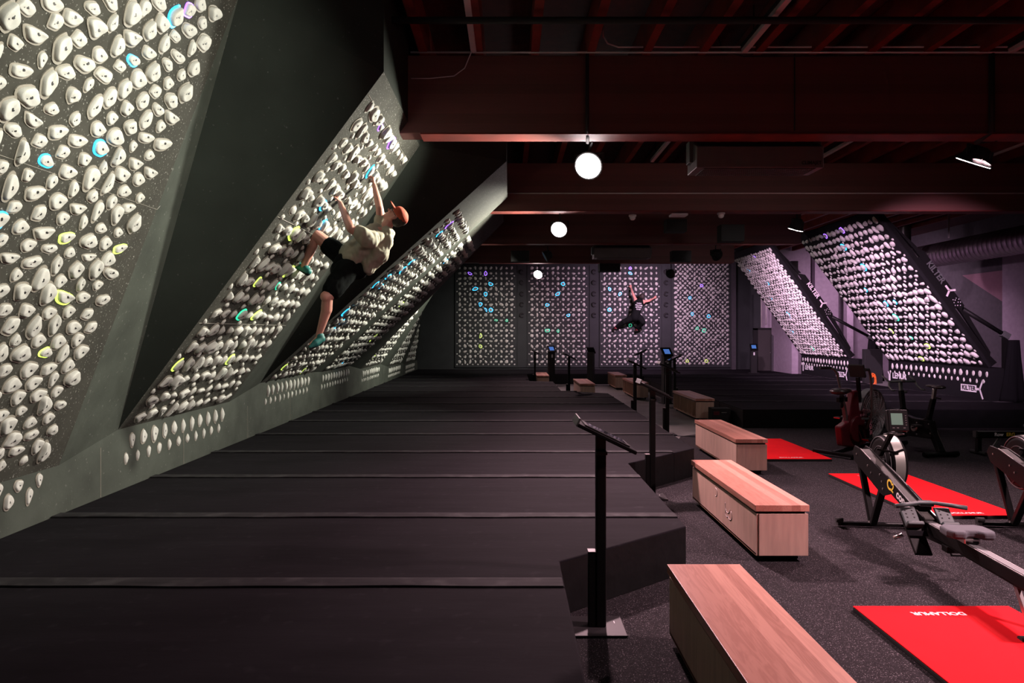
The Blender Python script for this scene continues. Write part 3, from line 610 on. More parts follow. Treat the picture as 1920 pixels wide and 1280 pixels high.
# screwed-on layer: board faces of the right boards are black
# ================================================================ RIGHT FREE-STANDING BOARDS
for i, (yf, yn, a, kz, rise) in enumerate(RB):
    nm = ('smaller', 'the left of the two leaning right boards') if i == 0 else ('larger', 'the right of the two leaning right boards')
    t = thing('adjustable_board', '%s free-standing black climbing board, %s' % (nm[0], nm[1]), 'climbing board', (XR, (yf+yn)/2, MT), 0)
    ym = (yf+yn)/2; sa, ca = math.sin(R(a)), math.cos(R(a)); L = rise/ca
    def q(Y, s, d):   # local point: s up the slope, d behind the face
        return V((-s*sa+d*ca, Y-ym, kz-MT+s*ca+d*sa))
    def slab(mb, y0, y1, poly):
        n = len(poly); vs = [q(y0, s, d) for s, d in poly]+[q(y1, s, d) for s, d in poly]
        return mb.add(vs, [tuple(range(n))[::-1], tuple(range(n, 2*n))]+[(j, (j+1) % n, n+(j+1) % n, n+j) for j in range(n)])
    b = MB(); slab(b, yn, yf, [(0, 0), (L, 0), (L, .07), (0, .07)]); b.build('board_face', M['boardblack'], t)
    b = MB(); b.bb((0, yn-ym, 0), (.45, yf-ym, kz-MT)); b.build('kick_panel', M['boardblack'], t, bevel=.006)
    for yy, s0 in ((yn, -1), (yf-.06, 1)):
        b = MB(); slab(b, yy-.0, yy+.06, [(0, .07), (L, .07), (L, .14), (2.95, .17), (.2, .17), (0, .2)])
        slab(b, yy, yy+.06, [(1.25, .22), (2.9, .22), (2.75, .36), (1.35, .36)])
        slab(b, yy, yy+.06, [(2.9, .22), (3.7, .14), (3.78, .14), (2.86, .30)]); slab(b, yy, yy+.06, [(.2, .17), (1.25, .22), (1.35, .33), (.25, .22)])
        slab(b, yy+.01, yy+.05, [(1.4, .16), (2.7, .16), (2.7, .23), (1.4, .23)])
        b.build('side_truss', M['black'], t)
    px_ = (1632, 632) if i == 0 else (1884, 628)
    yy = yn+.03; piv = P(px_[0], px_[1], yy)-V((XR, ym, MT))
    b = MB(); b.tube([q(yy, 1.3, .3), piv], [.05, .04], 10); b.build('actuator_strut', M['black'], t)
    b = MB(); b.box(piv, (.16, .12, .12), Matrix.Rotation(R(30), 3, 'Y')); b.bb((piv.x-.03, piv.y-.064, piv.z-.01), (piv.x+.02, piv.y-.06, piv.z+.03)); b.build('pivot_joint', M['dgrey'], t, bevel=.012)
    b = MB(); b.bb((piv.x-.04, piv.y-.04, 0), (piv.x+.04, piv.y+.04, piv.z-.04)); b.build('support_post', M['black'], t)
    # writing and emblem
    yt = yn-.004
    d_up = V((-sa, 0, ca)); d_dn = -d_up; nrm = V((ca, 0, sa))
    writing('lettering', 'KILTER', .17, M['dgrey'] if i else M['tube'], t, q(yt, 2.25, .29), d_dn, nrm, .003, True, 'pale lettering running down the side truss')
    b = MB(); c0 = q(yt, 1.78, .29)
    for ang in (180, 60, -60):
        dd = d_dn*math.cos(R(ang))+nrm*math.sin(R(ang)); b.bar(c0, c0+dd*.13, .006, .038, up=(dd.cross(V((0, 1, 0)))))
    b.build('emblem', M['tube'], t)
    b = MB()
    for k in range(10):
        uu, vv = [(-.09, .05), (-.04, .09), (.03, .08), (.08, .03), (-.07, 0), (0, .03), (.05, -.03), (-.04, -.06), (.02, -.08), (-.1, -.04)][k]
        c1 = q(yt, 1.48-uu, .27+vv*.8); b.ell(c1, (.011, .004, .011), None, 6, 5)
    b.build('dotted_emblem', M['tube'], t)
    kx = -.004; zb = .30 if i == 0 else .33
    # face looks toward -X; its reading direction runs from far to near (-Y)
    def kw(s, size, yy, z, bold=True): return writing('lettering', s, size, M['white'], t, (kx, yy-ym, z), (0, -1, 0), (0, 0, 1), .003, bold, 'white lettering on the kick panel')
    kw('LEMUR', .20, yf-.62 if i == 0 else yf-.50, .24 if i == 0 else .30)
    b = MB(); yq = yf-.16 if i == 0 else yf-.05
    b.bb((kx-.003, yq-ym-.05, .12), (kx, yq-ym+.03, .34)); b.tube([(kx, yq-ym+.02, .32), (kx, yq-ym+.06, .40)], .012, 6); b.tube([(kx, yq-ym-.03, .32), (kx, yq-ym-.05, .42)], .012, 6)
    b.build('emblem', M['white'], t)
    ke = yn+.55 if i == 0 else yn+.62; kzz = .16 if i == 0 else .22
    b = MB(); b.bb((kx-.002, ke-ym-.24, kzz-.075), (kx, ke-ym+.26, kzz+.075))
    cc = V((kx-.001, ke-ym-.24, kzz)); b.bar(cc, cc+V((0, -.11, 0)), .004, .045, up=(0, 0, 1))
    for sg in (-1, 1): b.bar(cc+V((0, -.10, 0)), cc+V((0, -.20, sg*.20)), .004, .04, up=(0, .9, sg*.4))
    b.build('emblem_plate', M['white'], t)
    writing('lettering', 'KILTER', .14, M['boardblack'], t, (kx-.004, ke-ym, kzz), (0, -1, 0), (0, 0, 1), .002, True, 'dark lettering on a white plate')
# black cloth hanging over the posts
def drape(name, label, cx, cy, z0, z1, w0, w1, seed):
    rnd = random.Random(seed); b = MB(); n = 26; rows = 14; vs = []; fs = []
    for i in range(rows+1):
        f = i/rows; z = z0+(z1-z0)*f
        for k in range(n):
            a = 2*math.pi*k/n; r = (w0+(w1-w0)*f**.8)*(1+.16*(1-f*.5)*math.sin(5*a+seed+1.2*math.sin(f*3))+.07*math.sin(9*a-f*4))
            vs.append((r*math.cos(a)*1.0, r*math.sin(a)*.7, z))
    for i in range(rows):
        for k in range(n): fs.append((i*n+k, i*n+(k+1) % n, (i+1)*n+(k+1) % n, (i+1)*n+k))
    fs += [tuple(range(n))[::-1], tuple(rows*n+k for k in range(n))]
    b.add(vs, fs, True); o = b.build(name, M['cloth']); o.location = (cx, cy, 0); return tag(o, label, 'cloth')
p1 = P(1632, 632, 19.93); p2 = P(1884, 628, 14.13)
drape('draped_cloth', 'black cloth bunched around the post right of the smaller leaning board', p1.x-.02, 19.75, MT+.01, p1.z-.1, .30, .12, 2)
drape('draped_cloth', 'black cloth bunched around the post at the far right of the larger leaning board', p2.x+.05, 13.95, MT+.01, p2.z-.1, .24, .10, 5)
b = MB(); c = P(1636, 712, 18.9)
for k in range(9):
    rr = .09+.012*(k % 4); b.tube([V((rr*.62*math.cos(t_)+.012*math.sin(k*2), .012*math.sin(3*t_+k)-.02*k/4, rr*1.5*math.sin(t_)-.02*(k % 3)))for t_ in [2*math.pi*j/18+k for j in range(19)]], .009, 6)
o = b.build('coiled_cord', M['orange']); o.location = c; tag(o, 'orange cord coiled and hanging beside the smaller leaning board', 'cord')
b = MB(); b.bb((-.22, -.08, 0), (.28, .08, .95)); o = b.build('control_cabinet', M['blackm'], bevel=.01); o.location = (c.x+.03, 19.02, MT); tag(o, 'black control cabinet behind the orange cord on the right mat', 'cabinet')
# ================================================================ BENCHES
def bench(x0, x1, y0, y1, label, cubby=False, dark=False):
    w_, L = x1-x0, y1-y0; t = thing('bench', label, 'bench', ((x0+x1)/2, (y0+y1)/2, .006), 0, 'low plywood benches')
    hx_, hy = w_/2, L/2
    b = MB(); b.bb((-hx_, -hy, .395), (hx_, hy, .444)); b.build('seat_top', M['walnut'], t, bevel=.003)
    e = .012
    if not cubby:
        b = MB(); b.bb((-hx_+e, -hy+e, .055), (-hx_+e+.018, hy-e, .375)); b.build('side_panel', M['ply'], t, bevel=.001); b = MB(); b.bb((hx_-e-.018, -hy+e, .055), (hx_-e, hy-e, .375)); b.build('side_panel', M['ply'], t, bevel=.001)
        b = MB(); b.bb((-hx_+e+.018, -hy+e*.4, .055), (hx_-e*.6, -hy+e*.4+.018, .375)); b.build('end_panel', M['ply'], t, bevel=.001); b = MB(); b.bb((-hx_+e+.018, hy-e-.018, .055), (hx_-e-.018, hy-e, .375)); b.build('end_panel', M['ply'], t, bevel=.001)
    else:
        b = MB(); b.bb((-hx_+e, -hy+e*.4, .055), (hx_-e, -hy+e*.4+.018, .375)); b.build('end_panel', M['ply'], t, bevel=.001); b = MB(); b.bb((-hx_+e, hy-e-.018, .055), (hx_-e, hy-e, .375)); b.build('end_panel', M['ply'], t, bevel=.001)
        b = MB(); b.bb((hx_-e-.012, -hy+e+.02, .055), (hx_-e, hy-e-.02, .375)); b.build('back_panel', M['ply'], t)
        n = 6
        for k in range(1, n):
            yy = -hy+e+(L-2*e)*k/n; b = MB(); b.bb((-hx_+e, yy-.008, .073), (hx_-e-.012, yy+.008, .375)); b.build('divider', M['ply'], t)
    b = MB(); b.bb((-hx_+e, -hy+e+.006, .05), (hx_-e, hy-e-.006, .068)); b.build('bottom_board', M['plyedge'], t)
    b = MB(); b.bb((-hx_+.022, -hy+.03, .375), (hx_-.022, hy-.03, .395)); b.build('spacer_rail', M['blackm'], t)
    for sx in (-1, 1):
        for sy in (-1, 1):
            b = MB(); b.tube([(sx*(hx_-.07)-.014, sy*(hy-.1), .026), (sx*(hx_-.07)+.014, sy*(hy-.1), .026)], .026, 12); b.bb((sx*(hx_-.07)-.02, sy*(hy-.1)-.02, .03), (sx*(hx_-.07)+.02, sy*(hy-.1)+.02, .052))
            b.build('caster', M['blackm'], t)
    return t
bench(.90, 1.318, 1.95, 3.913, 'low walnut-topped plywood bench nearest the camera, cut by the lower edge')
bt = bench(1.885, 2.30, 5.24, 7.10, 'walnut-topped plywood bench, second from the camera, with pale scuffs on its side')
b = MB(); rnd = random.Random(3)
for cy_, cz_, rr in ((.12, .30, .035), (-.22, .25, .05), (-.28, .20, .045), (-.20, .19, .03)):
    a0 = rnd.uniform(0, 6); b.tube([(-.1962, cy_+rr*1.3*math.cos(a0+k*.35), cz_+rr*math.sin(a0+k*.35)) for k in range(11)], .0022, 5)
sc_ = b.build('chalk_scuff', M['tube'], bt); sc_['label'] = 'pale chalk scuffs'
bench(2.80, 3.20, 8.47, 10.35, 'walnut-topped solid-sided bench beside the farthest red mat')
bench(3.70, 4.08, 13.6, 15.5, 'walnut-topped bench with open cubbies against the right platform, nearest of the cubby benches', True)
bench(3.26, 3.64, 17.9, 19.8, 'walnut-topped cubby bench, middle one of three, in the aisle', True)
bench(3.24, 3.60, 21.0, 22.7, 'walnut-topped cubby bench farthest back in the aisle', True)
bench(1.80, 2.19, 17.5, 19.4, 'walnut-topped bench left in the aisle, partly hidden by the mat edge')
bench(.82, 1.20, 20.76, 22.5, 'small-looking walnut-topped bench farthest left, in front of the far boards')
# dark case leaning on the cubby bench
t = thing('tool_case', 'black case with a red stripe at the near end of the cubby bench', 'case', (4.06, 13.3, .006))
b = MB(); b.bb((-.16, -.14, 0), (.20, .13, .30)); b.build('case_body', M['blackm'], t, bevel=.01)
b = MB(); b.bb((-.13, -.146, .17), (-.02, -.14, .24)); b.build('stripe', M['maroon'], t)
b = MB(); b.tube([(.02, -.15, .22), (.12, -.15, .22)], .006, 6); b.build('handle', M['steel'], t)
# ================================================================ SCREEN STANDS
M['plate'] = mat('base_plate_metal', (.03, .028, .03), .5, spec=.3)
def stand(x, y, label, flip=False, rz=0):
    t = thing('screen_stand', label, 'screen stand', (x, y, .006), rz+(math.pi if flip else 0), 'black tablet stands along the mats')
    b = MB(); b.bb((-.17, -.14, 0), (.14, .14, .012)); b.build('base_plate', M['plate'], t, bevel=.004)
    b = MB(); b.bb((.085, .03, .0121), (.09, .06, .0135)); b.build('small_label', M['white'], t)
    b = MB(); b.bb((-.03, -.03, .012), (.03, .03, 1.07)); b.build('post', M['black'], t, bevel=.006)
    b = MB(); b.bb((-.075, -.028, .012), (-.032, .028, .46)); b.build('cable_box', M['black'], t, bevel=.004)
    b = MB(); b.bb((-.077, -.03, .46), (-.030, .03, .464)); b.build('box_lid', M['heater'], t)
    b = MB(); b.bb((-.028, -.04, 1.04), (.036, .04, 1.062)); b.bb((-.03, -.02, 1.06), (.03, .02, 1.15)); b.build('neck', M['blackm'], t, bevel=.004)
    rot = Matrix.Rotation(R(25.7), 3, 'Y'); c = V((.02, 0, 1.15))
    b = MB(); b.box(c, (.39, .25, .022), rot); b.build('tray', M['black'], t, bevel=.005)
    b = MB(); b.box(c+rot@V((-.19, 0, .015)), (.012, .25, .05), rot); b.build('tray_lip', M['dgrey'], t, bevel=.002)
    b = MB(); b.box(c+rot@V((.0, 0, .016)), (.29, .21, .010), rot); s = b.build('tablet', M['blackm'], t, bevel=.003)
    b = MB(); b.box(c+rot@V((.0, 0, .0216)), (.25, .18, .0012), rot); b.build('tablet_screen', M['glass'], s)
    return t
stand(.545, 4.10, 'black tablet stand nearest the camera, standing in the first notch of the mats')
stand(1.53, 7.33, 'black tablet stand in the second notch of the mats, beside the second bench')
stand(2.40, 13.1, 'slim black tablet stand right of the long mat edge, third from the camera')
stand(2.72, 11.8, 'black tablet stand standing free in the aisle behind the third bench')
stand(3.86, 16.0, 'black tablet stand facing left beside the right platform', True)
stand(3.92, 20.4, 'black tablet stand facing left between the two far cubby benches and the platform', True)
stand(.77, 21.0, 'black tablet stand farthest left, before the gap between far boards')
stand(1.49, 17.2, 'black tablet stand beside the left aisle bench, behind the mat edge')
def kiosk(x, y, z0, h, label, face):
    t = thing('kiosk', label, 'kiosk', (x, y, z0), face, 'black touch-screen kiosks')
    b = MB(); b.bb((-.10, -.09, 0), (.10, .09, h-.14)); b.build('pedestal', M['blackm'], t, bevel=.006)
    b = MB(); b.bb((-.17, -.16, 0), (.17, .14, .012)); b.build('base_plate', M['blackm'], t)
    rot = Matrix.Rotation(R(-48), 3, 'X'); c = V((0, -.02, h-.08))
    b = MB(); b.box(c, (.26, .03, .30), rot); s = b.build('screen_head', M['black'], t, bevel=.006)
    b = MB(); b.box(c+rot@V((0, -.0165, .0)), (.15, .002, .17), rot); b.build('screen', M['bluescr'], s)
    b = MB(); b.bb((-.025, -.093, h-.36), (.025, -.09, h-.26)); b.build('white_label', M['white'], t)
kiosk(1.36, 22.4, .0, 1.30, 'black kiosk with a blue screen before the second far board', R(15))
kiosk(2.68, 22.6, .0, 1.25, 'black kiosk with a dark screen before the gap between second and third far boards', R(150))
kiosk(3.90, 17.0, .0, 1.36, 'black kiosk with a blue screen beside the right platform', R(10))
kiosk(8.5, 23.8, MT, .98, 'black kiosk with a pale screen on the right platform by the dark door', R(-10))
# ================================================================ RED MATS
def redmat(x0, x1, y0, y1, label, texts):
    t = thing('exercise_mat', label, 'exercise mat', ((x0+x1)/2, (y0+y1)/2, .006), 0, 'red exercise mats')
    a, c = (x1-x0)/2, (y1-y0)/2
    b = MB(); b.bb((-a, -c, 0), (a, c, .026)); b.build('foam_core', M['blackm'], t, bevel=.004)
    b = MB(); b.bb((-a, -c, .0262), (a, c, .0335)); b.build('red_cover', M['redmat'], t, bevel=.003)
    for xx, yy, fl in texts: writing('lettering', 'DOLLAMUR', .062, M['white'], t, (xx-(x0+x1)/2, yy-(y0+y1)/2, .0342), (-1 if fl else 1, 0, 0), (0, -1 if fl else 1, 0), .0004, True, 'white lettering')
redmat(2.18, 3.17, 2.45, 4.34, 'red exercise mat in the lower right corner beside the nearest bench', [(2.65, 4.22, True)])
redmat(3.92, 4.86, 6.48, 8.40, 'red exercise mat lying under and behind the near rowing machine', [(4.38, 6.56, False), (4.38, 8.26, True)])
redmat(3.42, 4.42, 9.36, 11.15, 'red exercise mat farthest from the camera, right of the third bench', [(3.9, 9.46, False), (3.92, 11.0, True)])
# ================================================================ CEILING FIXTURES
FN = {1: 'out of frame above the nearest board', 2: 'glaring brightest, under the nearest beam', 3: 'glaring, under the second beam', 0: 'unlit, small, under the third beam', 4: 'glaring small before the second far board',
      5: 'lens seen nearly edge-on, far right under the nearest beam', 6: 'at right under the second beam, lens as a thin bright line', 7: 'at right under the third beam, tiny bright lens', 8: 'before the gap between third and fourth far boards, tiny lens', 9: 'hidden high behind the leaning right boards'}
for loc, to, kk in FIX_L+FIX_R:
    loc = V(loc); t = thing('floodlight', 'round black ceiling floodlight, '+FN[kk], 'floodlight', loc, 0, 'round floodlights under the beams')
    if kk in (2, 3, 4): dr = (V((-.5, -3.0, 1.55-loc.z*.0))-V((0, 0, 0)))*V((1, 1, 0)) if False else V((-.30, -.80, -.52))
    elif kk == 5: dr = V((-.26, .42, -.87))
    elif kk == 6: dr = V((-.2, .30, -.93))
    else: dr = (V(to)-loc)
    dr.normalize(); sc_ = {2: 1.0, 3: .95, 4: .9}.get(kk, .88)
    if kk == 5: sc_ = 1.25
    b = MB(); b.tube([-dr*.20, -dr*.17, -dr*.06, -dr*.01, V((0, 0, 0))], [.05*sc_, .10*sc_, .13*sc_, .175*sc_, .175*sc_], 24)
    for j in range(10):
        x = dr.orthogonal().normalized(); y = dr.cross(x); a = 2*math.pi*j/10; rr = (x*math.cos(a)+y*math.sin(a))*.13*sc_
        b.bar(-dr*.17+rr*.8, -dr*.03+rr, .008, .03, up=rr)
    b.build('lamp_housing', M['blackm'], t)
    b = MB(); b.tube([dr*.001, dr*.006], [.155*sc_, .155*sc_], 28); b.build('lens', M['lens'] if kk else M['lensoff'], t)
    x = V((0, 0, 1)).cross(dr).normalized(); b = MB(); top = V((0, .0, 3.99-loc.z+.0)); k_ = -dr*.08
    b.bar(k_+x*.17*sc_, k_+x*.17*sc_+V((0, 0, .12)), .012, .03); b.bar(k_-x*.17*sc_, k_-x*.17*sc_+V((0, 0, .12)), .012, .03)
    b.bar(k_+x*.175*sc_+V((0, 0, .12)), k_-x*.175*sc_+V((0, 0, .12)), .03, .012)
    bm_y = min([y for y, _ in BEAMS], key=lambda y: abs(y+.13-loc.y))
    tp = V((0, max(-.4, min(.4, bm_y+.2-loc.y)), (3.99 if kk != 9 else 5.2)-loc.z)); b.tube([k_+V((0, 0, .12)), k_+V((0, 0, max(.16, tp.z-.01))), tp], .014, 8)
    b.build('yoke', M['blackm'], t)
for y, lab, tx in ((8.0, 'grey air curtain heater hung behind the nearest red beam', True), (17.75, 'grey air curtain heater far back under the third red beam', False)):
    t = thing('air_heater', lab, 'heater', (2.935, y+.21, 3.705), 0, 'air curtain heaters')
    b = MB(); b.prism([(-.21, 0), (.21, 0), (.21, .33), (.02, .36), (-.21, .25)], -.745, .745, lambda u, v, w: (w, u, v)); b.build('casing', M['heater'], t, bevel=.008)
    b = MB()
    for k in range(5): b.bb((-.69, -.17+.035*k, .255+.012*k), (.70, -.155+.035*k, .30+.012*k))
    b.bb((-.70, -.16, .25), (.71, .19, .27)); b.build('intake_fins', M['blackm'], t)
    b = MB(); b.bb((-.66, -.19, -.004), (.66, .19, .001))
    b.build('grille_recess', M['blackm'], t)
    b = MB()
    for k in range(54): x = -.65+1.3*k/53; b.bb((x-.004, -.185, -.010), (x+.004, .185, -.004))
    for k in range(6): b.bb((-.65, -.17+.068*k-.003, -.012), (.65, -.17+.068*k+.003, -.006))
    o = b.build('outlet_grille', M['heater'], t)
    for sx in (-1, 1): b = MB(); b.bb((sx*.76-.03, -.05, .1), (sx*.76+.03, .10, .36 if y < 9 else .30)); b.build('bracket', M['dgrey'], t, bevel=.006)
    if tx: writing('lettering', 'CLIMAJET', .055, M['blackm'], t, (.60, -.213, .055), (1, 0, 0), (0, 0, 1), .001, True, 'black lettering')
# small things on the beams
def ceil_box(name, cat, px, py, Y, w_, d_, h_, m, label, grp=None):
    p = P(px, py, Y); b = MB(); b.bb((-w_/2, -d_/2, -h_/2), (w_/2, d_/2, h_/2)); o = b.build(name, M[m], bevel=.01); o.location = p; return tag(o, label, cat, grp)
ceil_box('speaker', 'speaker', 1266, 424, 14.2, .42, .3, .26, 'blackm', 'black hanging speaker behind the second beam, above the second bright lamp to its right')
ceil_box('speaker', 'speaker', 1370, 438, 14.6, .5, .3, .36, 'blackm', 'larger black hanging box between second and third beams, right of centre')
ceil_box('speaker', 'speaker', 1276, 481, 18.6, .52, .3, .30, 'blackm', 'black hanging box right of the far heater')
ceil_box('speaker', 'speaker', 975, 481, 18.6, .5, .3, .30, 'blackm', 'black hanging box left of the small unlit floodlight')
ceil_box('projector', 'projector', 1142, 502, 20.6, .62, .4, .24, 'blackm', 'black projector box hanging over the top corner of the third far board')
ceil_box('router', 'router', 1272, 403.5, 12.62, .30, .24, .04, 'tube', 'flat white square access point under the second beam')
for px, py, lb in ((1186, 408, 'white dome camera under the second beam, right of the bright lamp'), (1352, 404, 'white round smoke detector under the second beam, at right')):
    t = thing('ceiling_sensor', lb, 'sensor', P(px, py, 12.6)); b = MB(); b.tube([(0, 0, .05), (0, 0, .02)], .07, 16); b.build('mount', M['tube'], t); b = MB(); b.ell((0, 0, .0), (.055, .055, .05)); b.build('dome', M['white'], t)
# ================================================================ FAR RIGHT CORNER
b = MB()
for k in range(34):
    y = 15.6+.18*k; b.tube([(13.0, y, 4.12), (13.0, y+.02, 4.12), (13.0, y+.03, 4.12), (13.0, y+.18, 4.12)], [.356, .362, .354, .354], 28, cap=(k in (0, 33)))
o = at(b.build('spiral_duct', M['duct'], fix=False), (13, 18, 4.12)); tag(o, 'large silver spiral duct at upper right', 'duct')
b = MB(); pz = P(1697, 440, 20.5); b.tube([(pz.x, 20.5, 5.2), (pz.x, 20.5, 4.9), (pz.x, 20.5, 3.6), (pz.x+.1, 20.6, 3.3), (pz.x+.4, 21.0, 3.1)], .16, 20); o = at(b.build('vertical_duct', M['duct']), (pz.x, 20.5, 4)); tag(o, 'upright silver duct behind the top of the larger leaning board', 'duct')
pipe([(P(1779, 446, 17).x, 17, 5.2), tuple(P(1779, 446, 17))], .02, M['tube'], 'short pale rod hanging above the silver duct', 'rod', 'rod')
for xa, xb, y, nm, m in ((1528, 1572, 25.9, 'trim_5', 'lilac'), (1588, 1600, 24.5, 'trim_6', 'lilac'), (1372, 1380, 26.0, 'trim_7', 'darkpaint')):
    a, c = P(xa, 600, y), P(xb, 600, y); b = MB(); b.bb((a.x, y, 0), (c.x, y+.25, 4.9)); struct(b.build(nm, M[m]))
t = thing('dark_door', 'dark grey door leaf in the far right corner of the hall', 'door', (P(1434, 600, 25.2).x, 25.2, MT))
b = MB(); b.bb((-.25, -.02, 0), (.25, .02, 1.5)); b.build('door_leaf', M['doorg'], t, bevel=.004)
b = MB(); b.bb((-.42, .0, 0), (-.25, .06, 1.56)); b.bb((.25, .0, 0), (.36, .06, 1.5)); b.bb((-.42, 0, 1.5), (.36, .06, 1.58)); b.build('door_frame', M['blackm'], t)
b = MB(); b.ell((.19, -.035, .66), .022, None, 8, 6); b.build('door_knob', M['steel'], t)
for px, z1, lb in ((1428, 1.62, 'left of two pale vertical pipes above the dark door'), (1436.5, 1.70, 'right of two pale vertical pipes above the dark door')):
    X = P(px, 600, 25.6).x; pipe([(X, 25.6, z1+.35), (X, 25.6, 3.4)], .03, M['tube'], lb)
b = MB(); b.prism([(0, 0), (.55, 0), (.55, 1.1), (.46, 1.02), (.40, 1.22), (.30, 1.12), (.18, 1.32), (.12, 1.24), (0, 1.34)], 0, .05, lambda u, v, w: (u, w, v)); o = b.build('stacked_panels', M['darkpaint']); o.location = (P(1447, 600, 24.9).x, 24.9, MT); tag(o, 'dark jagged-topped panels leaning right of the far dark door', 'panels')
# ================================================================ ROWING MACHINES
def rower(x, y, rz, label, railtext=True, group='black rowing machines'):
    t = thing('rowing_machine', label, 'rowing machine', (x, y, .006), rz, group)
    b = MB(); b.bb((-.30, -.025, .012), (.30, .025, .045)); b.build('front_foot', M['black'], t, bevel=.008)
    for sx in (-1, 1):
        b = MB(); b.tube([(sx*.30-.03, -.04, .07), (sx*.30+.03, -.04, .07)], .022, 12); b.bb((sx*.30-.012, -.05, .02), (sx*.30+.012, .02, .075)); b.build('transport_wheel', M['blackm'], t)
    b = MB(); b.bar((0, 0, .04), (-.02, .22, .58), .055, .04); b.build('front_leg', M['black'], t, bevel=.008)
    b = MB(); b.bar((0, -.02, .04), (-.02, -.30, .47), .055, .05); b.build('front_leg', M['black'], t, bevel=.008)
    b = MB(); b.tube([(-.03, 0, .048), (.03, 0, .048)], .012, 8); b.build('leg_bolt', M['steel'], t)
    # sloping front frame
    A_, B_ = V((0, .27, .74)), V((0, -1.02, .31))
    def fr_(u, v, w): return (w, u, v)
    side = [(.31, .63), (.26, .70), (.14, .69), (-.42, .555), (-1.05, .365), (-1.05, .27), (-.50, .42), (-.36, .37), (-.30, .38), (.25, .55)]
    b = MB(); b.prism(side, -.055, -.040, fr_); b.prism(side, .040, .055, fr_); b.build('frame_plate', M['black'], t, bevel=.003)
    b = MB(); b.bar((0, .16, .665), (0, -1.03, .335), .078, .045); b.build('chain_channel', M['channel'], t, bevel=.004)
    b = MB(); b.bar((-.05, .13, .692), (-.05, -1.03, .372), .006, .006); b.bar((.05, -.25, .592), (.05, -1.03, .372), .006, .006); b.build('bright_edge', M['steel'], t)
    sl_ = V((0, -.60, -.18)).normalized(); un = V((0, .18, -.60)).normalized()*-1
    writing('lettering', 'concept', .10, M['white'], t, (-.0575, -.77, .405), sl_, un, .001, True, 'pale lettering')
    writing('lettering', 'C', .12, M['yellow'], t, (-.0575, -.48, .492), sl_, un, .001, True, 'yellow lettering'); writing('lettering', '2', .10, M['yellow'], t, (-.0575, -.54, .474), sl_, un, .001, True, 'yellow numeral')
    b = MB()
    for yy, zz in ((.2, .63), (-.05, .57), (-.12, .52), (-.30, .54), (-.34, .49), (-.36, .43)): b.tube([(-.056, yy, zz), (-.062, yy, zz)], .009, 8)
    b.build('frame_screw', M['steel'], t)
    # flywheel
    wc = V((.20, .14, .565))
    b = MB(); b.tube([wc+V((-.075, 0, 0)), wc+V((-.070, 0, 0)), wc+V((-.055, 0, 0)), wc+V((.055, 0, 0)), wc+V((.070, 0, 0)), wc+V((.075, 0, 0))], [.20, .235, .25, .25, .235, .20], 40); b.build('flywheel_housing', M['black'], t)
    b = MB(); vs = []; fs = []; n = 40
    for k in range(n+1):
        a = R(-35+190*k/n); vs += [wc+V((s_*.042, -math.cos(a)*.2525, math.sin(a)*.2525)) for s_ in (-1, 1)]
    for k in range(n): fs.append((2*k, 2*k+1, 2*k+3, 2*k+2))
    b.add(vs, fs, True); b.build('perforated_band', M['steel'] if not group else M['tubeband'], t, fix=False)
    b = MB(); b.tube([wc+V((-.076, .235*math.cos(a), .235*math.sin(a))) for a in [2*math.pi*k/40 for k in range(41)]], .005, 6); b.tube([wc+V((-.076, .15*math.cos(a), .15*math.sin(a))) for a in [2*math.pi*k/40 for k in range(41)]], .004, 6); b.build('housing_ring', M['dgrey'], t)
    b = MB(); b.tube([wc+V((-.12, 0, 0)), wc+V((-.07, 0, 0))], .05, 18); b.tube([wc+V((-.10, -.10, .03)), wc+V((-.06, -.10, .03))], .028, 14); b.build('axle_hub', M['blackm'], t)
    b = MB(); b.bar(wc+V((-.082, -.03, -.14)), wc+V((-.082, .05, -.20)), .003, .035, up=(1, 0, 0)); b.build('sticker', M['heater'], t)
    # monitor
    b = MB(); b.bar((.06, -.02, .66), (.10, -.18, .90), .04, .03); b.tube([(.02, -.05, .72), (.16, -.10, .70), (.22, -.12, .73)], .012, 8); b.build('monitor_arm', M['black'], t, bevel=.004)
    mo = MB(); rm = Matrix.Rotation(R(-12), 3, 'X'); mc = V((.12, -.22, 1.0)); mo.box(mc, (.17, .045, .185), rm); mo = mo.build('monitor', M['black'], t, bevel=.008)
    b = MB(); b.box(mc+rm@V((-.012, -.0235, .01)), (.095, .002, .10), rm); b.build('screen', M['lcd'], mo)
    b = MB()
    for k in range(3): b.box(mc+rm@V((-.045+.035*k+(.02 if k == 2 else 0), -.0235, -.066)), (.018, .003, .007), rm)
    for k in range(5): b.box(mc+rm@V((.062, -.0235, .04-.02*k)), (.010, .003, .006), rm)
    b.build('buttons', M['heater'], mo)
    b = MB(); b.box((.11, -.18, .875), (.15, .06, .012), rm); b.build('monitor_bracket', M['dgrey'], t, bevel=.003)
    # foot rests
    for sx in (-1, 1):
        rf = Matrix.Rotation(R(-46), 3, 'X'); fc = V((sx*.125, -1.08, .26))
        b = MB(); b.box(fc, (.125, .020, .36), rf)
        f = b.build('foot_plate', M['black'], t, bevel=.008)
        b = MB(); b.box(fc+rf@V((0, -.015, .13)), (.115, .016, .17), rf); b.box(fc+rf@V((0, -.04, .05)), (.12, .06, .03), rf); b.build('heel_rest', M['greyteal'], f, bevel=.010)
        b = MB()
        for q in range(2):
            for r_ in range(3): b.box(fc+rf@V((-.025+.05*q, -.0235, .12+.03*r_)), (.010, .003, .010), rf)
        b.build('adjustment_holes', M['blackm'], f)
        b = MB(); b.box(fc+rf@V((0, -.03, -.02)), (.14, .008, .045), rf); b.build('strap', M['cloth'], f, bevel=.003)
        b = MB(); b.tube([fc+V((sx*.07, .05, -.03)), fc+V((sx*.13, .06, -.06))], .016, 8); b.build('strap_buckle', M['steel'], f)
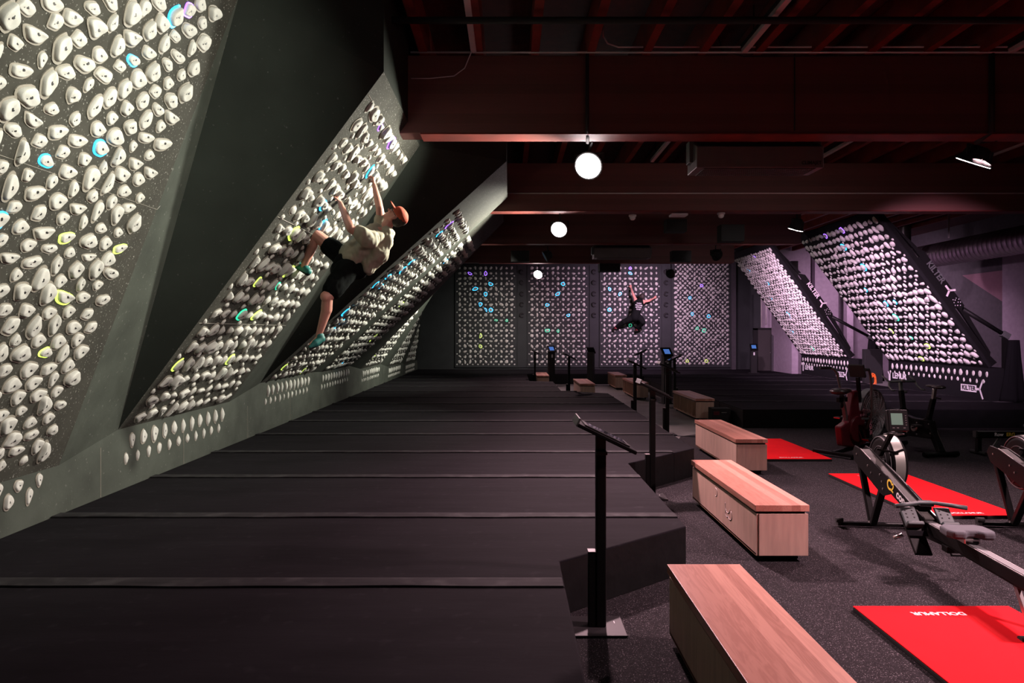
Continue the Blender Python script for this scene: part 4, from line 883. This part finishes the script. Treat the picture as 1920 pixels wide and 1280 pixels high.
    # rail
    b = MB(); b.bb((-.038, -2.42, .255), (.038, -1.02, .335)); b.bb((-.030, -2.42, .24), (.030, -1.02, .256)); b.build('rail', M['black'], t, bevel=.006)
    b = MB(); b.bb((-.026, -2.42, .3352), (.026, -1.02, .340)); b.build('rail_track', M['dgrey'], t)
    b = MB(); b.bb((-.036, -2.42, .335), (-.031, -1.02, .3375)); b.bb((.031, -2.42, .335), (.036, -1.02, .3375)); b.build('rail_edge', M['steel'], t)
    b = MB(); b.bar((.0, -1.0, .22), (0, -1.42, .25), .03, .035); b.bb((-.04, -1.36, .20), (.04, -1.28, .245)); b.build('rail_brace', M['black'], t, bevel=.004)
    b = MB(); b.bb((-.032, -2.40, .03), (.032, -2.34, .26)); b.build('rear_leg', M['black'], t, bevel=.004)
    b = MB(); b.bar((0, -2.05, .26), (0, -2.20, .04), .02, .035); b.build('rear_brace', M['steel'], t)
    b = MB(); b.tube([(-.16, -2.37, .03), (.16, -2.37, .03)], .026, 12); b.build('rear_foot', M['blackm'], t)
    b = MB(); b.bb((-.04, -2.43, .245), (.04, -2.40, .345)); b.build('end_cap', M['blackm'], t, bevel=.006)
    if railtext:
        writing('lettering', 'Row', .068, M['white'], t, (.0395, -2.10, .294), (0, 1, 0), (0, 0, 1), .001, True, 'white lettering'); writing('lettering', 'ERG', .068, M['yellow'], t, (.0395, -1.93, .294), (0, 1, 0), (0, 0, 1), .001, True, 'yellow lettering')
    # seat
    poly = [(-.155, -.06), (-.15, .05), (-.10, .10), (.0, .085), (.10, .10), (.15, .05), (.155, -.06), (.13, -.11), (.055, -.115), (.03, -.075), (-.03, -.075), (-.055, -.115), (-.13, -.11)]
    nx, ny = 20, 12; vs = []; fs = []
    def inside(u): return u
    me = MB(); me.prism([(p[0], p[1]-1.52) for p in poly], .375, .43); s = me.build('seat', M['seatgrey'], t, bevel=.018, seg=3)
    b = MB(); b.bb((-.05, -1.60, .34), (.05, -1.44, .375)); b.build('seat_carriage', M['steel'], s, bevel=.004)
    b = MB()
    for yy in (-1.59, -1.45): b.tube([(-.04, yy, .352), (.04, yy, .352)], .014, 10)
    b.build('seat_roller', M['blackm'], s)
    # handle
    hc = V((.02, -.95, .45))
    b = MB(); b.tube([hc+V((-.26, -.055, -.01)), hc+V((-.16, -.03, .0)), hc+V((-.06, 0, .008)), hc+V((.06, 0, .008)), hc+V((.16, -.03, 0)), hc+V((.26, -.055, -.01))], [.017, .016, .014, .014, .016, .017], 12); h = b.build('handle', M['greyteal'], t)
    b = MB(); b.bb(hc+V((-.05, -.005, -.02)), hc+V((.05, .05, .02))); b.bar(hc+V((0, .04, 0)), hc+V((-.03, .25, .09)), .01, .01); b.build('chain_coupling', M['blackm'], h, bevel=.004)
    b = MB(); b.bb((-.07, -.92, .36), (.07, -.86, .43)); b.build('handle_rest', M['black'], t, bevel=.006)
    return t
M['tubeband'] = mat('perforated_steel', (.30, .32, .28), .45, metal=.4)
M['channel'] = mat('channel_grey', (.05, .05, .045), .7, spec=.25)
M['greyteal'] = mat('grey_green_plastic', (.045, .065, .065), .5)
M['seatgrey'] = mat('seat_grey', (.085, .09, .10), .7, spec=.2)
rower(3.29, 6.2, R(-6), 'black rowing machine in the middle of the right floor, flywheel toward the hall')
rower(4.57, 6.2, R(-6), 'black rowing machine cut by the right edge of the photo, right of the near one')
rower(9.15, 9.88, R(-90), 'black rowing machine farther back, only its labelled rail end in view')
# ================================================================ AIR BIKE
def airbike(x, y, rz):
    t = thing('air_bike', 'black and maroon air bike with a big caged fan, behind the near rowing machine', 'exercise bike', (x, y, .006), rz)
    for xx, w_ in ((-.62, .30), (.62, .30)):
        b = MB(); b.bb((xx-.03, -w_, .03), (xx+.03, w_, .075)); b.build('stabiliser', M['black'], t, bevel=.008)
    b = MB()
    for yy in (-.26, .26): b.tube([(-.62, yy, .03), (-.62, yy, .0)], .03, 12)
    b.build('levelling_feet', M['blackm'], t)
    b = MB(); b.bar((-.62, 0, .06), (.62, 0, .10), .06, .05); b.build('base_frame', M['black'], t, bevel=.006)
    body = [(-.44, .14), (-.50, .42), (-.30, .48), (-.16, .92), (-.05, .92), (.0, .62), (.30, .62), (.40, .40), (.25, .14), (-.10, .08)]
    b = MB(); b.prism(body, -.055, .055, lambda u, v, w: (u, w, v)); b.build('body_shell', M['maroon'], t, bevel=.02)
    b = MB(); b.tube([(-.10, -.085, .36), (-.10, .085, .36)], .19, 28); b.build('chain_guard', M['maroon'], t, bevel=.012)
    for sy, an in ((-1, 60), (1, 240)):
        a = R(an); e = V((-.10+.17*math.cos(a), sy*.12, .36-.17*math.sin(a)))
        b = MB(); b.bar((-.10, sy*.12, .36), e, .02, .035, up=(0, 1, 0)); c = b.build('crank_arm', M['black'], t)
        b = MB(); b.bb(e+V((-.05, 0, -.012)), e+V((.05, sy*.10, .012))); b.build('pedal', M['blackm'], c, bevel=.004)
        b = MB(); b.bb(e+V((-.052, .0, -.008)), e+V((-.05, sy*.09, .008))); b.build('pedal_reflector', M['redrefl'], c)
    b = MB(); b.bar((-.26, 0, .44), (-.40, 0, .86), .05, .05, up=(1, 0, 0)); b.build('seat_post', M['dgrey'], t, bevel=.004)
    b = MB(); b.bar((-.50, 0, .80), (-.28, 0, .80), .05, .07); b.tube([(-.40, 0, .77), (-.40, 0, .68)], .022, 8); b.build('seat_slider', M['black'], t, bevel=.006)
    b = MB(); b.ell((-.47, 0, .92), (.12, .13, .05)); b.ell((-.33, 0, .925), (.15, .075, .042)); b.ell((-.22, 0, .925), (.06, .04, .035)); b.build('seat', M['blackseat'], t)
    fc = V((.40, 0, .55)); n = 48; rf = .36
    for sy in (-1, 1):
        b = MB()
        for r_ in [.05+.031*k for k in range(11)]: b.tube([fc+V((r_*math.cos(a), sy*(.10-.06*(r_/rf)**2), r_*math.sin(a))) for a in [2*math.pi*k/n for k in range(n+1)]], .0028, 5, False)
        for k in range(16):
            a = 2*math.pi*k/16; b.tube([fc+V((r_*math.cos(a), sy*(.102-.06*(r_/rf)**2), r_*math.sin(a))) for r_ in (.04, .15, .26, .36)], .003, 5, False)
        b.build('fan_cage', M['mesh'], t)
    b = MB(); vs = []; fs = []
    for k in range(n+1):
        a = 2*math.pi*k/n
        for w_, q_ in ((-.05, rf), (-.05, rf+.012), (.05, rf+.012), (.05, rf)): vs.append(fc+V((q_*math.cos(a), w_, q_*math.sin(a))))
    for k in range(n):
        for j in range(4): fs.append((k*4+j, k*4+(j+1) % 4, k*4+4+(j+1) % 4, k*4+4+j))
    b.add(vs, fs); b.build('cage_rim', M['dgrey'], t)
    b = MB()
    for k in range(8):
        a = 2*math.pi*k/8; x = V((math.cos(a), 0, math.sin(a))); z = V((-math.sin(a), 0, math.cos(a)))
        b.add([fc+x*.06-z*.03+V((0, -.03, 0)), fc+x*.32-z*.06+V((0, -.035, 0)), fc+x*.32+z*.05+V((0, .03, 0)), fc+x*.06+z*.03+V((0, .03, 0))], [(0, 1, 2, 3)])
    b.tube([fc+V((0, -.05, 0)), fc+V((0, .05, 0))], .06, 16); b.build('fan', M['heater'], t)
    b = MB(); b.bar((.40, 0, .10), (.40, 0, .55), .04, .06); b.build('fork', M['maroon'], t)
    for sy in (-1, 1):
        b = MB(); b.tube([(.02, sy*.14, .36), (.06, sy*.20, .60), (-.04, sy*.24, 1.02), (-.08, sy*.245, 1.15), (-.14, sy*.26, 1.22), (-.20, sy*.28, 1.24)], .019, 10); h = b.build('handle_arm', M['dgrey'], t)
        b = MB(); b.tube([(-.20, sy*.28, 1.24), (-.40, sy*.33, 1.245)], .022, 10); b.build('grip', M['blackm'], h)
        b = MB(); b.bar((-.12, sy*.15, .52), (.14, sy*.15, .50), .03, .03); b.build('foot_peg_link', M['dgrey'], t, bevel=.004)
    b = MB(); b.bar((.12, 0, .60), (.04, 0, 1.10), .05, .04, up=(1, 0, 0)); b.build('console_mast', M['black'], t, bevel=.004)
    rm = Matrix.Rotation(R(-20), 3, 'Y'); b = MB(); b.box((.02, 0, 1.20), (.03, .24, .20), rm); c = b.build('console', M['blackm'], t, bevel=.01)
    b = MB(); b.box(V((.02, 0, 1.22))+rm@V((-.016, 0, 0)), (.002, .16, .09), rm); b.build('console_screen', M['glass'], c)
    # ROGUE plate facing the right side of the bike
    b = MB(); b.bar((.16, -.10, .58), (.22, -.10, .16), .012, .085, up=(1, 0, 0)); p = b.build('name_plate', M['blackm'], t)
    writing('lettering', 'ROGUE', .085, M['pinkt'], p, (.19, -.108, .40), (.14, 0, -.99), (.99, 0, .14), .001, True, 'pink lettering running down')
    writing('lettering', 'ECHO', .045, M['pinkt'], t, (.06, -.058, .55), (1, 0, 0), (0, 0, 1), .001, True, 'pink lettering')
    return t
M['blackseat'] = mat('black_saddle', (.02, .014, .014), .35)
airbike(5.10, 10.05, R(35))
# ================================================================ ERG BIKE
def ergbike(x, y, rz):
    t = thing('exercise_bike', 'black exercise bike with drop handlebars and silver posts, right of the air bike', 'exercise bike', (x, y, .006), rz)
    for xx in (-.50, .50):
        b = MB(); b.tube([(xx, -.27, .045), (xx, .27, .045)], .036, 14)
        for yy in (-.22, .22): b.tube([(xx, yy, .045), (xx, yy, .0)], .022, 10)
        b.build('foot_bar', M['black'], t)
    b = MB(); b.bar((-.50, 0, .07), (-.24, 0, .52), .09, .07, up=(1, 0, 0)); b.build('rear_leg', M['black'], t, bevel=.006)
    b = MB(); b.bar((-.535, -.045, .08), (-.275, -.045, .53), .006, .012, up=(1, 0, 0)); b.build('leg_trim', M['steel'], t)
    b = MB(); b.bar((.50, 0, .07), (.34, 0, .30), .07, .06, up=(1, 0, 0)); b.build('front_leg', M['black'], t, bevel=.006)
    side = [(-.34, .50), (-.40, .30), (-.36, .24), (.10, .22), (.46, .18), (.52, .34), (.34, .56), (.0, .50)]
    b = MB(); b.prism(side, -.05, .05, lambda u, v, w: (u, w, v)); b.build('frame_housing', M['black'], t, bevel=.01)
    b = MB()
    for xx, zz in ((-.33, .45), (-.36, .32), (-.1, .27), (.1, .27), (.3, .25), (.1, .44), (-.1, .44), (.3, .5)):
        for sy in (-1, 1): b.tube([(xx, sy*.05, zz), (xx, sy*.056, zz)], .010, 8)
    b.build('screws', M['steel'], t)
    b = MB(); b.tube([(.34, -.07, .38), (.34, .07, .38)], .22, 32); b.build('flywheel_housing', M['blackm'], t, bevel=.01)
    b = MB(); b.tube([(-.06, -.075, .36), (-.06, .075, .36)], .05, 20); c = b.build('crank_hub', M['steel'], t)
    for sy, an in ((-1, 20), (1, 200)):
        a = R(an); e = V((-.06+.17*math.cos(a), sy*.10, .36-.17*math.sin(a)))
        b = MB(); b.bar((-.06, sy*.09, .36), e, .018, .03, up=(0, 1, 0)); k = b.build('crank_arm', M['black'], t)
        b = MB(); b.bb(e+V((-.05, 0, -.012)), e+V((.05, sy*.1, .012))); b.build('pedal', M['blackm'], k, bevel=.004)
    b = MB(); b.bar((-.25, 0, .45), (-.36, 0, .82), .065, .055, up=(1, 0, 0)); b.build('seat_tube', M['black'], t, bevel=.006)
    b = MB(); b.bar((-.355, 0, .80), (-.385, 0, .96), .045, .04, up=(1, 0, 0)); b.build('seat_post', M['steel'], t, bevel=.003)
    b = MB(); b.bar((-.36, -.03, .83), (-.36, -.12, .81), .015, .02); b.build('clamp_lever', M['dgrey'], t)
    b = MB(); b.ell((-.46, 0, .99), (.11, .075, .028)); b.ell((-.34, 0, .995), (.13, .035, .022)); b.build('saddle', M['blackseat'], t)
    b = MB(); b.bar((.22, 0, .50), (.28, 0, .88), .065, .055, up=(1, 0, 0)); b.build('handlebar_tube', M['black'], t, bevel=.006)
    b = MB(); b.bar((.28, 0, .86), (.30, 0, 1.02), .045, .04, up=(1, 0, 0)); b.bar((.30, 0, 1.02), (.22, 0, 1.04), .05, .03); b.build('handlebar_post', M['steel'], t, bevel=.003)
    b = MB(); b.tube([(.28, -.02, .86), (.28, -.09, .86)], .02, 8); b.build('clamp_lever', M['dgrey'], t)
    b = MB(); b.tube([(.26, -.22, 1.02), (.26, .22, 1.02)], .017, 10)
    for sy in (-1, 1):
        b.tube([(.26, sy*.22, 1.02), (.33, sy*.23, 1.06), (.40, sy*.235, 1.10)], .014, 8); b.tube([(.26, sy*.22, 1.02), (.24, sy*.24, .95), (.16, sy*.25, .90), (.10, sy*.25, .90)], .014, 8)
    b.build('handlebar', M['dgrey'], t)
    b = MB(); b.bb((.24, -.09, .53), (.36, .09, .60)); b.tube([(.24, -.06, .60), (.22, .0, .66), (.24, .06, .60)], .008, 6); b.build('accessory_tray', M['black'], t, bevel=.006)
    return t
ergbike(6.02, 10.15, R(99))
# ================================================================ CLIMBERS
def capsule(b, a, c, ra, rc, n=12):
    a, c = V(a), V(c); b.ell(a, ra, None, n, 8); b.ell(c, rc, None, n, 8)
    if (c-a).length > 1e-4: b.tube([a, c], [ra, rc], n)
def fuse(b, name, m, parent, voxel, smooth=4, base=None, disp=None):
    """merge overlapping volumes into one continuous skin"""
    me = b.mesh('tmp', m, fix=False); o = bpy.data.objects.new('tmp', me); C.objects.link(o)
    r = o.modifiers.new('r', 'REMESH'); r.mode = 'VOXEL'; r.voxel_size = voxel; r.use_smooth_shade = True
    s = o.modifiers.new('s', 'SMOOTH'); s.factor = .5; s.iterations = smooth
    dg = bpy.context.evaluated_depsgraph_get(); me2 = bpy.data.meshes.new_from_object(o.evaluated_get(dg)); me2.name = name
    C.objects.unlink(o); bpy.data.objects.remove(o)
    if disp:
        amp, sc1 = disp; co = [v.co.copy() for v in me2.vertices]; nr = [v.normal.copy() for v in me2.vertices]
        for v, c_, n_ in zip(me2.vertices, co, nr):
            q = noise.noise(V((c_.x*sc1, c_.y*sc1, c_.z*sc1*.7)))+.5*abs(noise.noise(V((c_.x*sc1*2.1+3, c_.y*sc1*2.1, c_.z*sc1*1.3))))
            v.co = c_+n_*amp*q
    if base is not None: me2.transform(Matrix.Translation(-V(base)))
    me2.materials.clear(); me2.materials.append(m)
    for p in me2.polygons: p.use_smooth = True
    o = bpy.data.objects.new(name, me2); C.objects.link(o)
    if parent: o.parent = parent
    return o
def hand(b, wrist, fwd, palm, k=1.0, curls=(35, 60, 55), thumb_side=1):
    """palm: direction the palm faces; fingers curl toward it"""
    fwd = V(fwd).normalized(); palm = V(palm); palm = (palm-fwd*palm.dot(fwd)).normalized(); side = fwd.cross(palm)*thumb_side
    w0 = V(wrist); L = [.078, .086, .080, .064]
    for i in range(4):
        o_ = (i-1.5)*-.0195*k; base = w0+side*o_*.6+fwd*.012; kn = w0+side*o_+fwd*(.088-.005*abs(i-1.2))*k
        capsule(b, base, kn, .015*k, .0115*k, 8)
        d = fwd.copy(); p = kn; ang = 0
        for j, fr_ in enumerate((.48, .30, .22)):
            ang += curls[j]*(.92+.07*i); d = fwd*math.cos(R(ang))+palm*math.sin(R(ang)); q = p+d*L[i]*fr_*k*1.08
            capsule(b, p, q, (.0098-.0009*j)*k, (.0090-.0009*j)*k, 8); p = q
    t0 = w0+side*.022*k+fwd*.018*k; t1 = t0+(side*.75+fwd*.6+palm*.25).normalized()*.045*k; t2 = t1+(fwd*.9+palm*.55+side*.1).normalized()*.034*k; t3 = t2+(fwd*.7+palm*.8-side*.2).normalized()*.026*k
    capsule(b, t0, t1, .014*k, .0115*k, 8); capsule(b, t1, t2, .0110*k, .0100*k, 8); capsule(b, t2, t3, .0098*k, .0082*k, 8)
def head(b, c, face, up, k=1.0):
    """c: centre of the skull; returns a frame function"""
    f = V(face).normalized(); u = V(up); u = (u-f*u.dot(f)).normalized(); s = u.cross(f)
    m = Matrix((s, f, u)).transposed()
    def at_(x, y, z): return V(c)+(s*x+f*y+u*z)*k
    b.ell(at_(0, -.012, .025), (.074*k, .092*k, .088*k), m); b.ell(at_(0, .022, -.02), (.062*k, .066*k, .085*k), m)
    b.ell(at_(0, .045, -.075), (.040*k, .038*k, .034*k), m); b.ell(at_(0, .068, -.092), (.020*k, .016*k, .016*k), m)
    for q in (-1, 1):
        capsule(b, at_(q*.055, .0, -.045), at_(q*.020, .062, -.090), .020*k, .016*k, 8)      # jaw
        b.ell(at_(q*.036, .068, -.018), (.022*k, .014*k, .018*k), m)                       # cheek
        b.ell(at_(q*.030, .078, .030), (.024*k, .012*k, .009*k), m)                        # brow
        b.ell(at_(q*.077, -.008, -.005), (.009*k, .020*k, .032*k), m); b.ell(at_(q*.075, .004, -.030), (.007*k, .010*k, .010*k), m)  # ear
    capsule(b, at_(0, .082, .018), at_(0, .104, -.020), .009*k, .013*k, 8); b.ell(at_(.011, .094, -.026), .008*k, m); b.ell(at_(-.011, .094, -.026), .008*k, m)
    b.ell(at_(0, .083, -.052), (.022*k, .010*k, .006*k), m); b.ell(at_(0, .080, -.062), (.019*k, .010*k, .006*k), m)
    return at_, m
# ---- climber 1 on the second board ------------------------------------
def Q(px, py, Y): return P(px, py, Y)
base = Q(640, 500, 7.3)
t = thing('person', 'climber in olive T-shirt, black shorts and rust cap reaching up the second leaning board', 'person', base)
b = MB()
pel = Q(652, 497, 7.30); wst = Q(672, 474, 7.28); cst = Q(700, 452, 7.28); nk = Q(724, 432, 7.29); skull = Q(741, 407, 7.30)
cr = V((.86, .02, .50)).normalized(); fc = V((-.50, -.10, .86)).normalized()
at_, hm = head(b, skull, fc, cr, 1.0)
capsule(b, Q(715, 440, 7.28), skull+cr*-.06, .066, .058)
capsule(b, pel, wst, .135, .125); capsule(b, wst, cst, .125, .15); capsule(b, cst, Q(708, 444, 7.28), .14, .12)
# near (left) arm
shL = Q(690, 449, 7.10); elL = Q(657, 428, 6.99); wrL = Q(638, 381, 7.15)
capsule(b, cst, shL, .11, .075); capsule(b, shL, elL, .060, .044); capsule(b, elL+V((.0, 0, .01)), elL.lerp(wrL, .35), .043, .043); capsule(b, elL.lerp(wrL, .35), wrL, .043, .027)
hfL = (Q(632, 364, 7.19)-wrL).normalized(); hand(b, wrL, hfL, (-.85, .25, .1), 1.02, (42, 62, 40), 1)
# far (right) arm
shR = Q(716, 437, 7.45); elR = Q(712, 391, 7.36); wrR = Q(702, 347, 7.55)
capsule(b, cst, shR, .11, .075); capsule(b, shR, elR, .058, .043); capsule(b, elR, elR.lerp(wrR, .35), .042, .042); capsule(b, elR.lerp(wrR, .35), wrR, .042, .026)
hfR = (Q(700, 327, 7.58)-wrR).normalized(); hand(b, wrR, hfR, (-.9, .1, .1), 1.0, (45, 60, 40), -1)
# raised leg
hpR = Q(648, 488, 7.42); knR = Q(590, 437, 7.36); anR = Q(570, 498, 7.50)
capsule(b, hpR, knR, .092, .062); b.ell(knR+V((-.015, 0, .005)), .060)
cm = knR.lerp(anR, .35)+V((.02, 0, -.005)); capsule(b, knR, cm, .055, .057); capsule(b, cm, anR, .055, .036); 
capsule(b, anR, Q(575, 506, 7.5), .036, .036); capsule(b, Q(575, 506, 7.5), Q(548, 491, 7.58), .033, .022)
# hanging leg
hpL = Q(650, 508, 7.16); knL = Q(614, 556, 6.98); anL = Q(599, 624, 7.08)
capsule(b, hpL, knL, .094, .062); b.ell(knL+V((-.012, -.01, 0)), .060)
cm = knL.lerp(anL, .36)+V((.018, .01, 0)); capsule(b, knL, cm, .056, .058); capsule(b, cm, anL, .055, .034)
capsule(b, anL, Q(597, 634, 7.08), .034, .034); capsule(b, Q(597, 634, 7.08), Q(583, 646, 7.02), .032, .022)
body = fuse(b, 'body', M['skin'], t, .0062, 3, base)
# T-shirt: loose, hanging off the back at the right
b = MB()
capsule(b, Q(676, 470, 7.27), cst, .158, .172, 16); capsule(b, cst, Q(716, 441, 7.28), .17, .10, 16)
capsule(b, Q(664, 480, 7.27), Q(676, 470, 7.27), .150, .158, 16)
capsule(b, shL+V((.02, .0, 0)), Q(672, 436, 7.03), .098, .074); capsule(b, shR, shR.lerp(elR, .55), .092, .070)
capsule(b, Q(708, 470, 7.25), Q(722, 452, 7.27), .12, .09, 16); capsule(b, Q(690, 492, 7.24), Q(712, 474, 7.25), .085, .11, 16); capsule(b, Q(694, 505, 7.24), Q(700, 492, 7.24), .055, .075); capsule(b, Q(683, 497, 7.26), Q(695, 507, 7.24), .07, .05)
capsule(b, Q(722, 436, 7.29), Q(728, 438, 7.29), .085, .070)
fuse(b, 't_shirt', M['shirt'], t, .010, 3, base, (.030, 9.5))
# shorts
b = MB()
capsule(b, pel, Q(668, 480, 7.28), .150, .142, 16); capsule(b, pel, Q(670, 505, 7.25), .14, .11, 16)
mr = hpR.lerp(knR, .52); capsule(b, hpR, mr, .118, .098, 16); capsule(b, hpL, hpL.lerp(knL, .74), .128, .104, 16); capsule(b, Q(640, 505, 7.25), Q(636, 520, 7.1), .11, .10)
fuse(b, 'shorts', M['shorts'], t, .010, 2, base, (.014, 8))
# shoes
for nm_, an_, he, to in (('climbing_shoe', anR, Q(577, 508, 7.49), Q(544, 489, 7.60)), ('climbing_shoe', anL, Q(602, 636, 7.08), Q(582, 650, 7.0))):
    b = MB(); dn = (to-he).normalized(); capsule(b, he, he.lerp(to, .5), .040, .042); capsule(b, he.lerp(to, .5), to, .042, .020); b.ell(he-dn*.006, .041); capsule(b, he, an_.lerp(he, .5), .040, .042)
    s = fuse(b, nm_, M['teal'], t, .008, 2, base)
    b = MB(); off = V((0, 0, -.018)); capsule(b, he+off, to+off, .036, .018); fuse(b, 'rubber_sole', M['blackm'], s, .008, 2, base)
# cap and hair
b = MB(); b.ell(at_(0, -.025, .045), (.082, .100, .080), hm); b.ell(at_(0, -.04, .0), (.078, .075, .07), hm); fuse(b, 'cap_hair', M['hair'], t, .008, 1, base).name = 'hair'
b = MB(); b.ell(at_(0, -.014, .060), (.090, .106, .074), hm); cap = fuse(b, 'baseball_cap', M['cap'], t, .008, 2, base, (.006, 16))
b = MB(); vs = []; n = 12
for j in range(5):
    for k in range(n+1):
        a = math.pi*k/n; r_ = .055+.10*j/4*math.sin(a)**.6
        x = .068*math.cos(a); y = .068+(.105*math.sin(a)**.7)*j/4; z = .050+.010*(1-(x/.07)**2)-.010*j/4
        vs += [at_(x, y, z)-base]
fs = [(j*(n+1)+k, j*(n+1)+k+1, (j+1)*(n+1)+k+1, (j+1)*(n+1)+k) for j in range(4) for k in range(n)]
b.add(vs, fs, True); o = b.build('brim', M['cap'], cap, fix=False); md = o.modifiers.new('s', 'SOLIDIFY'); md.thickness = .008
# glasses
b = MB()
for q in (-1, 1):
    b.tube([at_(q*.033+.024*math.cos(a), .098, .012+.018*math.sin(a))-base for a in [2*math.pi*k/14 for k in range(15)]], .003, 6); b.tube([at_(q*.058, .094, .016)-base, at_(q*.082, .0, .014)-base], .003, 6)
b.tube([at_(-.010, .10, .016)-base, at_(.010, .10, .016)-base], .003, 6); b.build('glasses', M['blackm'], t)
b = MB()
for q in (-1, 1): b.ell(at_(q*.031, .084, .010)-base, .010, None, 10, 8)
b.build('eyes', M['white'], t)
b = MB()
for q in (-1, 1): b.ell(at_(q*.031, .0915, .010)-base, .0048, None, 8, 6)
b.build('pupils', M['blackm'], t)
# chalk pouch strap / dark band at the upper sleeve
# ---- climber 2 on the third far board -----------------------------------
Yc = 25.62; base = Q(1192, 585, Yc)
t = thing('person', 'climber in black tank top and black trousers spread out on the third far board', 'person', base)
def G(px, py, dy=0): return P(px, py, Yc+dy)
b = MB(); at2, hm2 = head(b, G(1203.5, 555.5, -.02), (-.10, .95, .25), (.1, -.2, 1), 1.0)
pe, ws, ch = G(1192, 592), G(1194.5, 581), G(1197.5, 569, .0)
capsule(b, G(1200.5, 562, .02), G(1203, 557, 0), .06, .055); capsule(b, pe, ws, .145, .13); capsule(b, ws, ch, .13, .165)
sL, eL, wL = G(1192, 562.5, .02), G(1186.5, 550, .12), G(1183.2, 539.5, .33)
capsule(b, ch, sL, .12, .08); capsule(b, sL, eL, .062, .046); capsule(b, eL, wL, .046, .028); hand(b, wL, (-.08, .12, .98), (.05, 1, .1), 1.05, (45, 60, 40), 1)
sR, eR, wR = G(1206.5, 565.5, .02), G(1217.5, 563.3, .10), G(1226.5, 558.5, .30)
capsule(b, ch, sR, .12, .08); capsule(b, sR, eR, .060, .046); capsule(b, eR, wR, .046, .028); hand(b, wR, (.75, .15, .65), (.05, 1, .05), 1.05, (45, 60, 40), -1)
hL, kL, fL = G(1188.5, 594, 0), G(1169, 603.5, .08), G(1154.5, 613.5, .28)
hR, kR, fR = G(1198.5, 595, 0), G(1206, 604, -.10), G(1194.5, 616.5, .25)
for h_, k_, f_ in ((hL, kL, fL), (hR, kR, fR)): capsule(b, h_, k_, .09, .062); capsule(b, k_, k_.lerp(f_, .35), .055, .055); capsule(b, k_.lerp(f_, .35), f_, .055, .036)
fuse(b, 'body', M['skin'], t, .0095, 2, base)
b = MB(); capsule(b, G(1193.5, 583), ch, .165, .188, 14); capsule(b, ch, G(1199.5, 564.5), .17, .13, 14); fuse(b, 'tank_top', M['shorts'], t, .012, 2, base, (.010, 9))
b = MB(); capsule(b, G(1190, 594), ws, .175, .16, 14)
for h_, k_, f_ in ((hL, kL, fL), (hR, kR, fR)): capsule(b, h_, k_, .125, .10); capsule(b, k_, k_.lerp(f_, .85), .095, .065)
fuse(b, 'trousers', M['trouser'] if 'trouser' in M else M['shorts'], t, .012, 2, base, (.014, 8))
b = MB(); b.ell(at2(0, -.02, .04), (.09, .105, .088), hm2); b.ell(at2(0, -.05, .0), (.085, .08, .09), hm2); fuse(b, 'hair', M['hair'], t, .010, 1, base)
for f_ in (fL, fR):
    b = MB(); capsule(b, f_+V((0, -.02, -.02)), f_+V((-.03, .14, -.06)), .045, .028); capsule(b, f_, f_+V((0, -.02, -.03)), .045, .045); s = fuse(b, 'climbing_shoe', M['redshoe'], t, .010, 2, base)
    b = MB(); capsule(b, f_+V((0, -.03, -.065)), f_+V((-.03, .12, -.09)), .035, .025); fuse(b, 'rubber_sole', M['blackm'], s, .010, 1, base)
for k, (s_, dx) in enumerate((('HARD', 0), ('PEACHES', .0), ('LIFTING', .01), ('CLUB', .0))):
    c_ = G(1198.2-.4*k, 568.6+3.7*k, -.222); writing('lettering', s_, .066, M['white'], t, c_-base, (1, 0, -.12), (.12, 0, 1), .003, False, 'white lettering on the tank top')
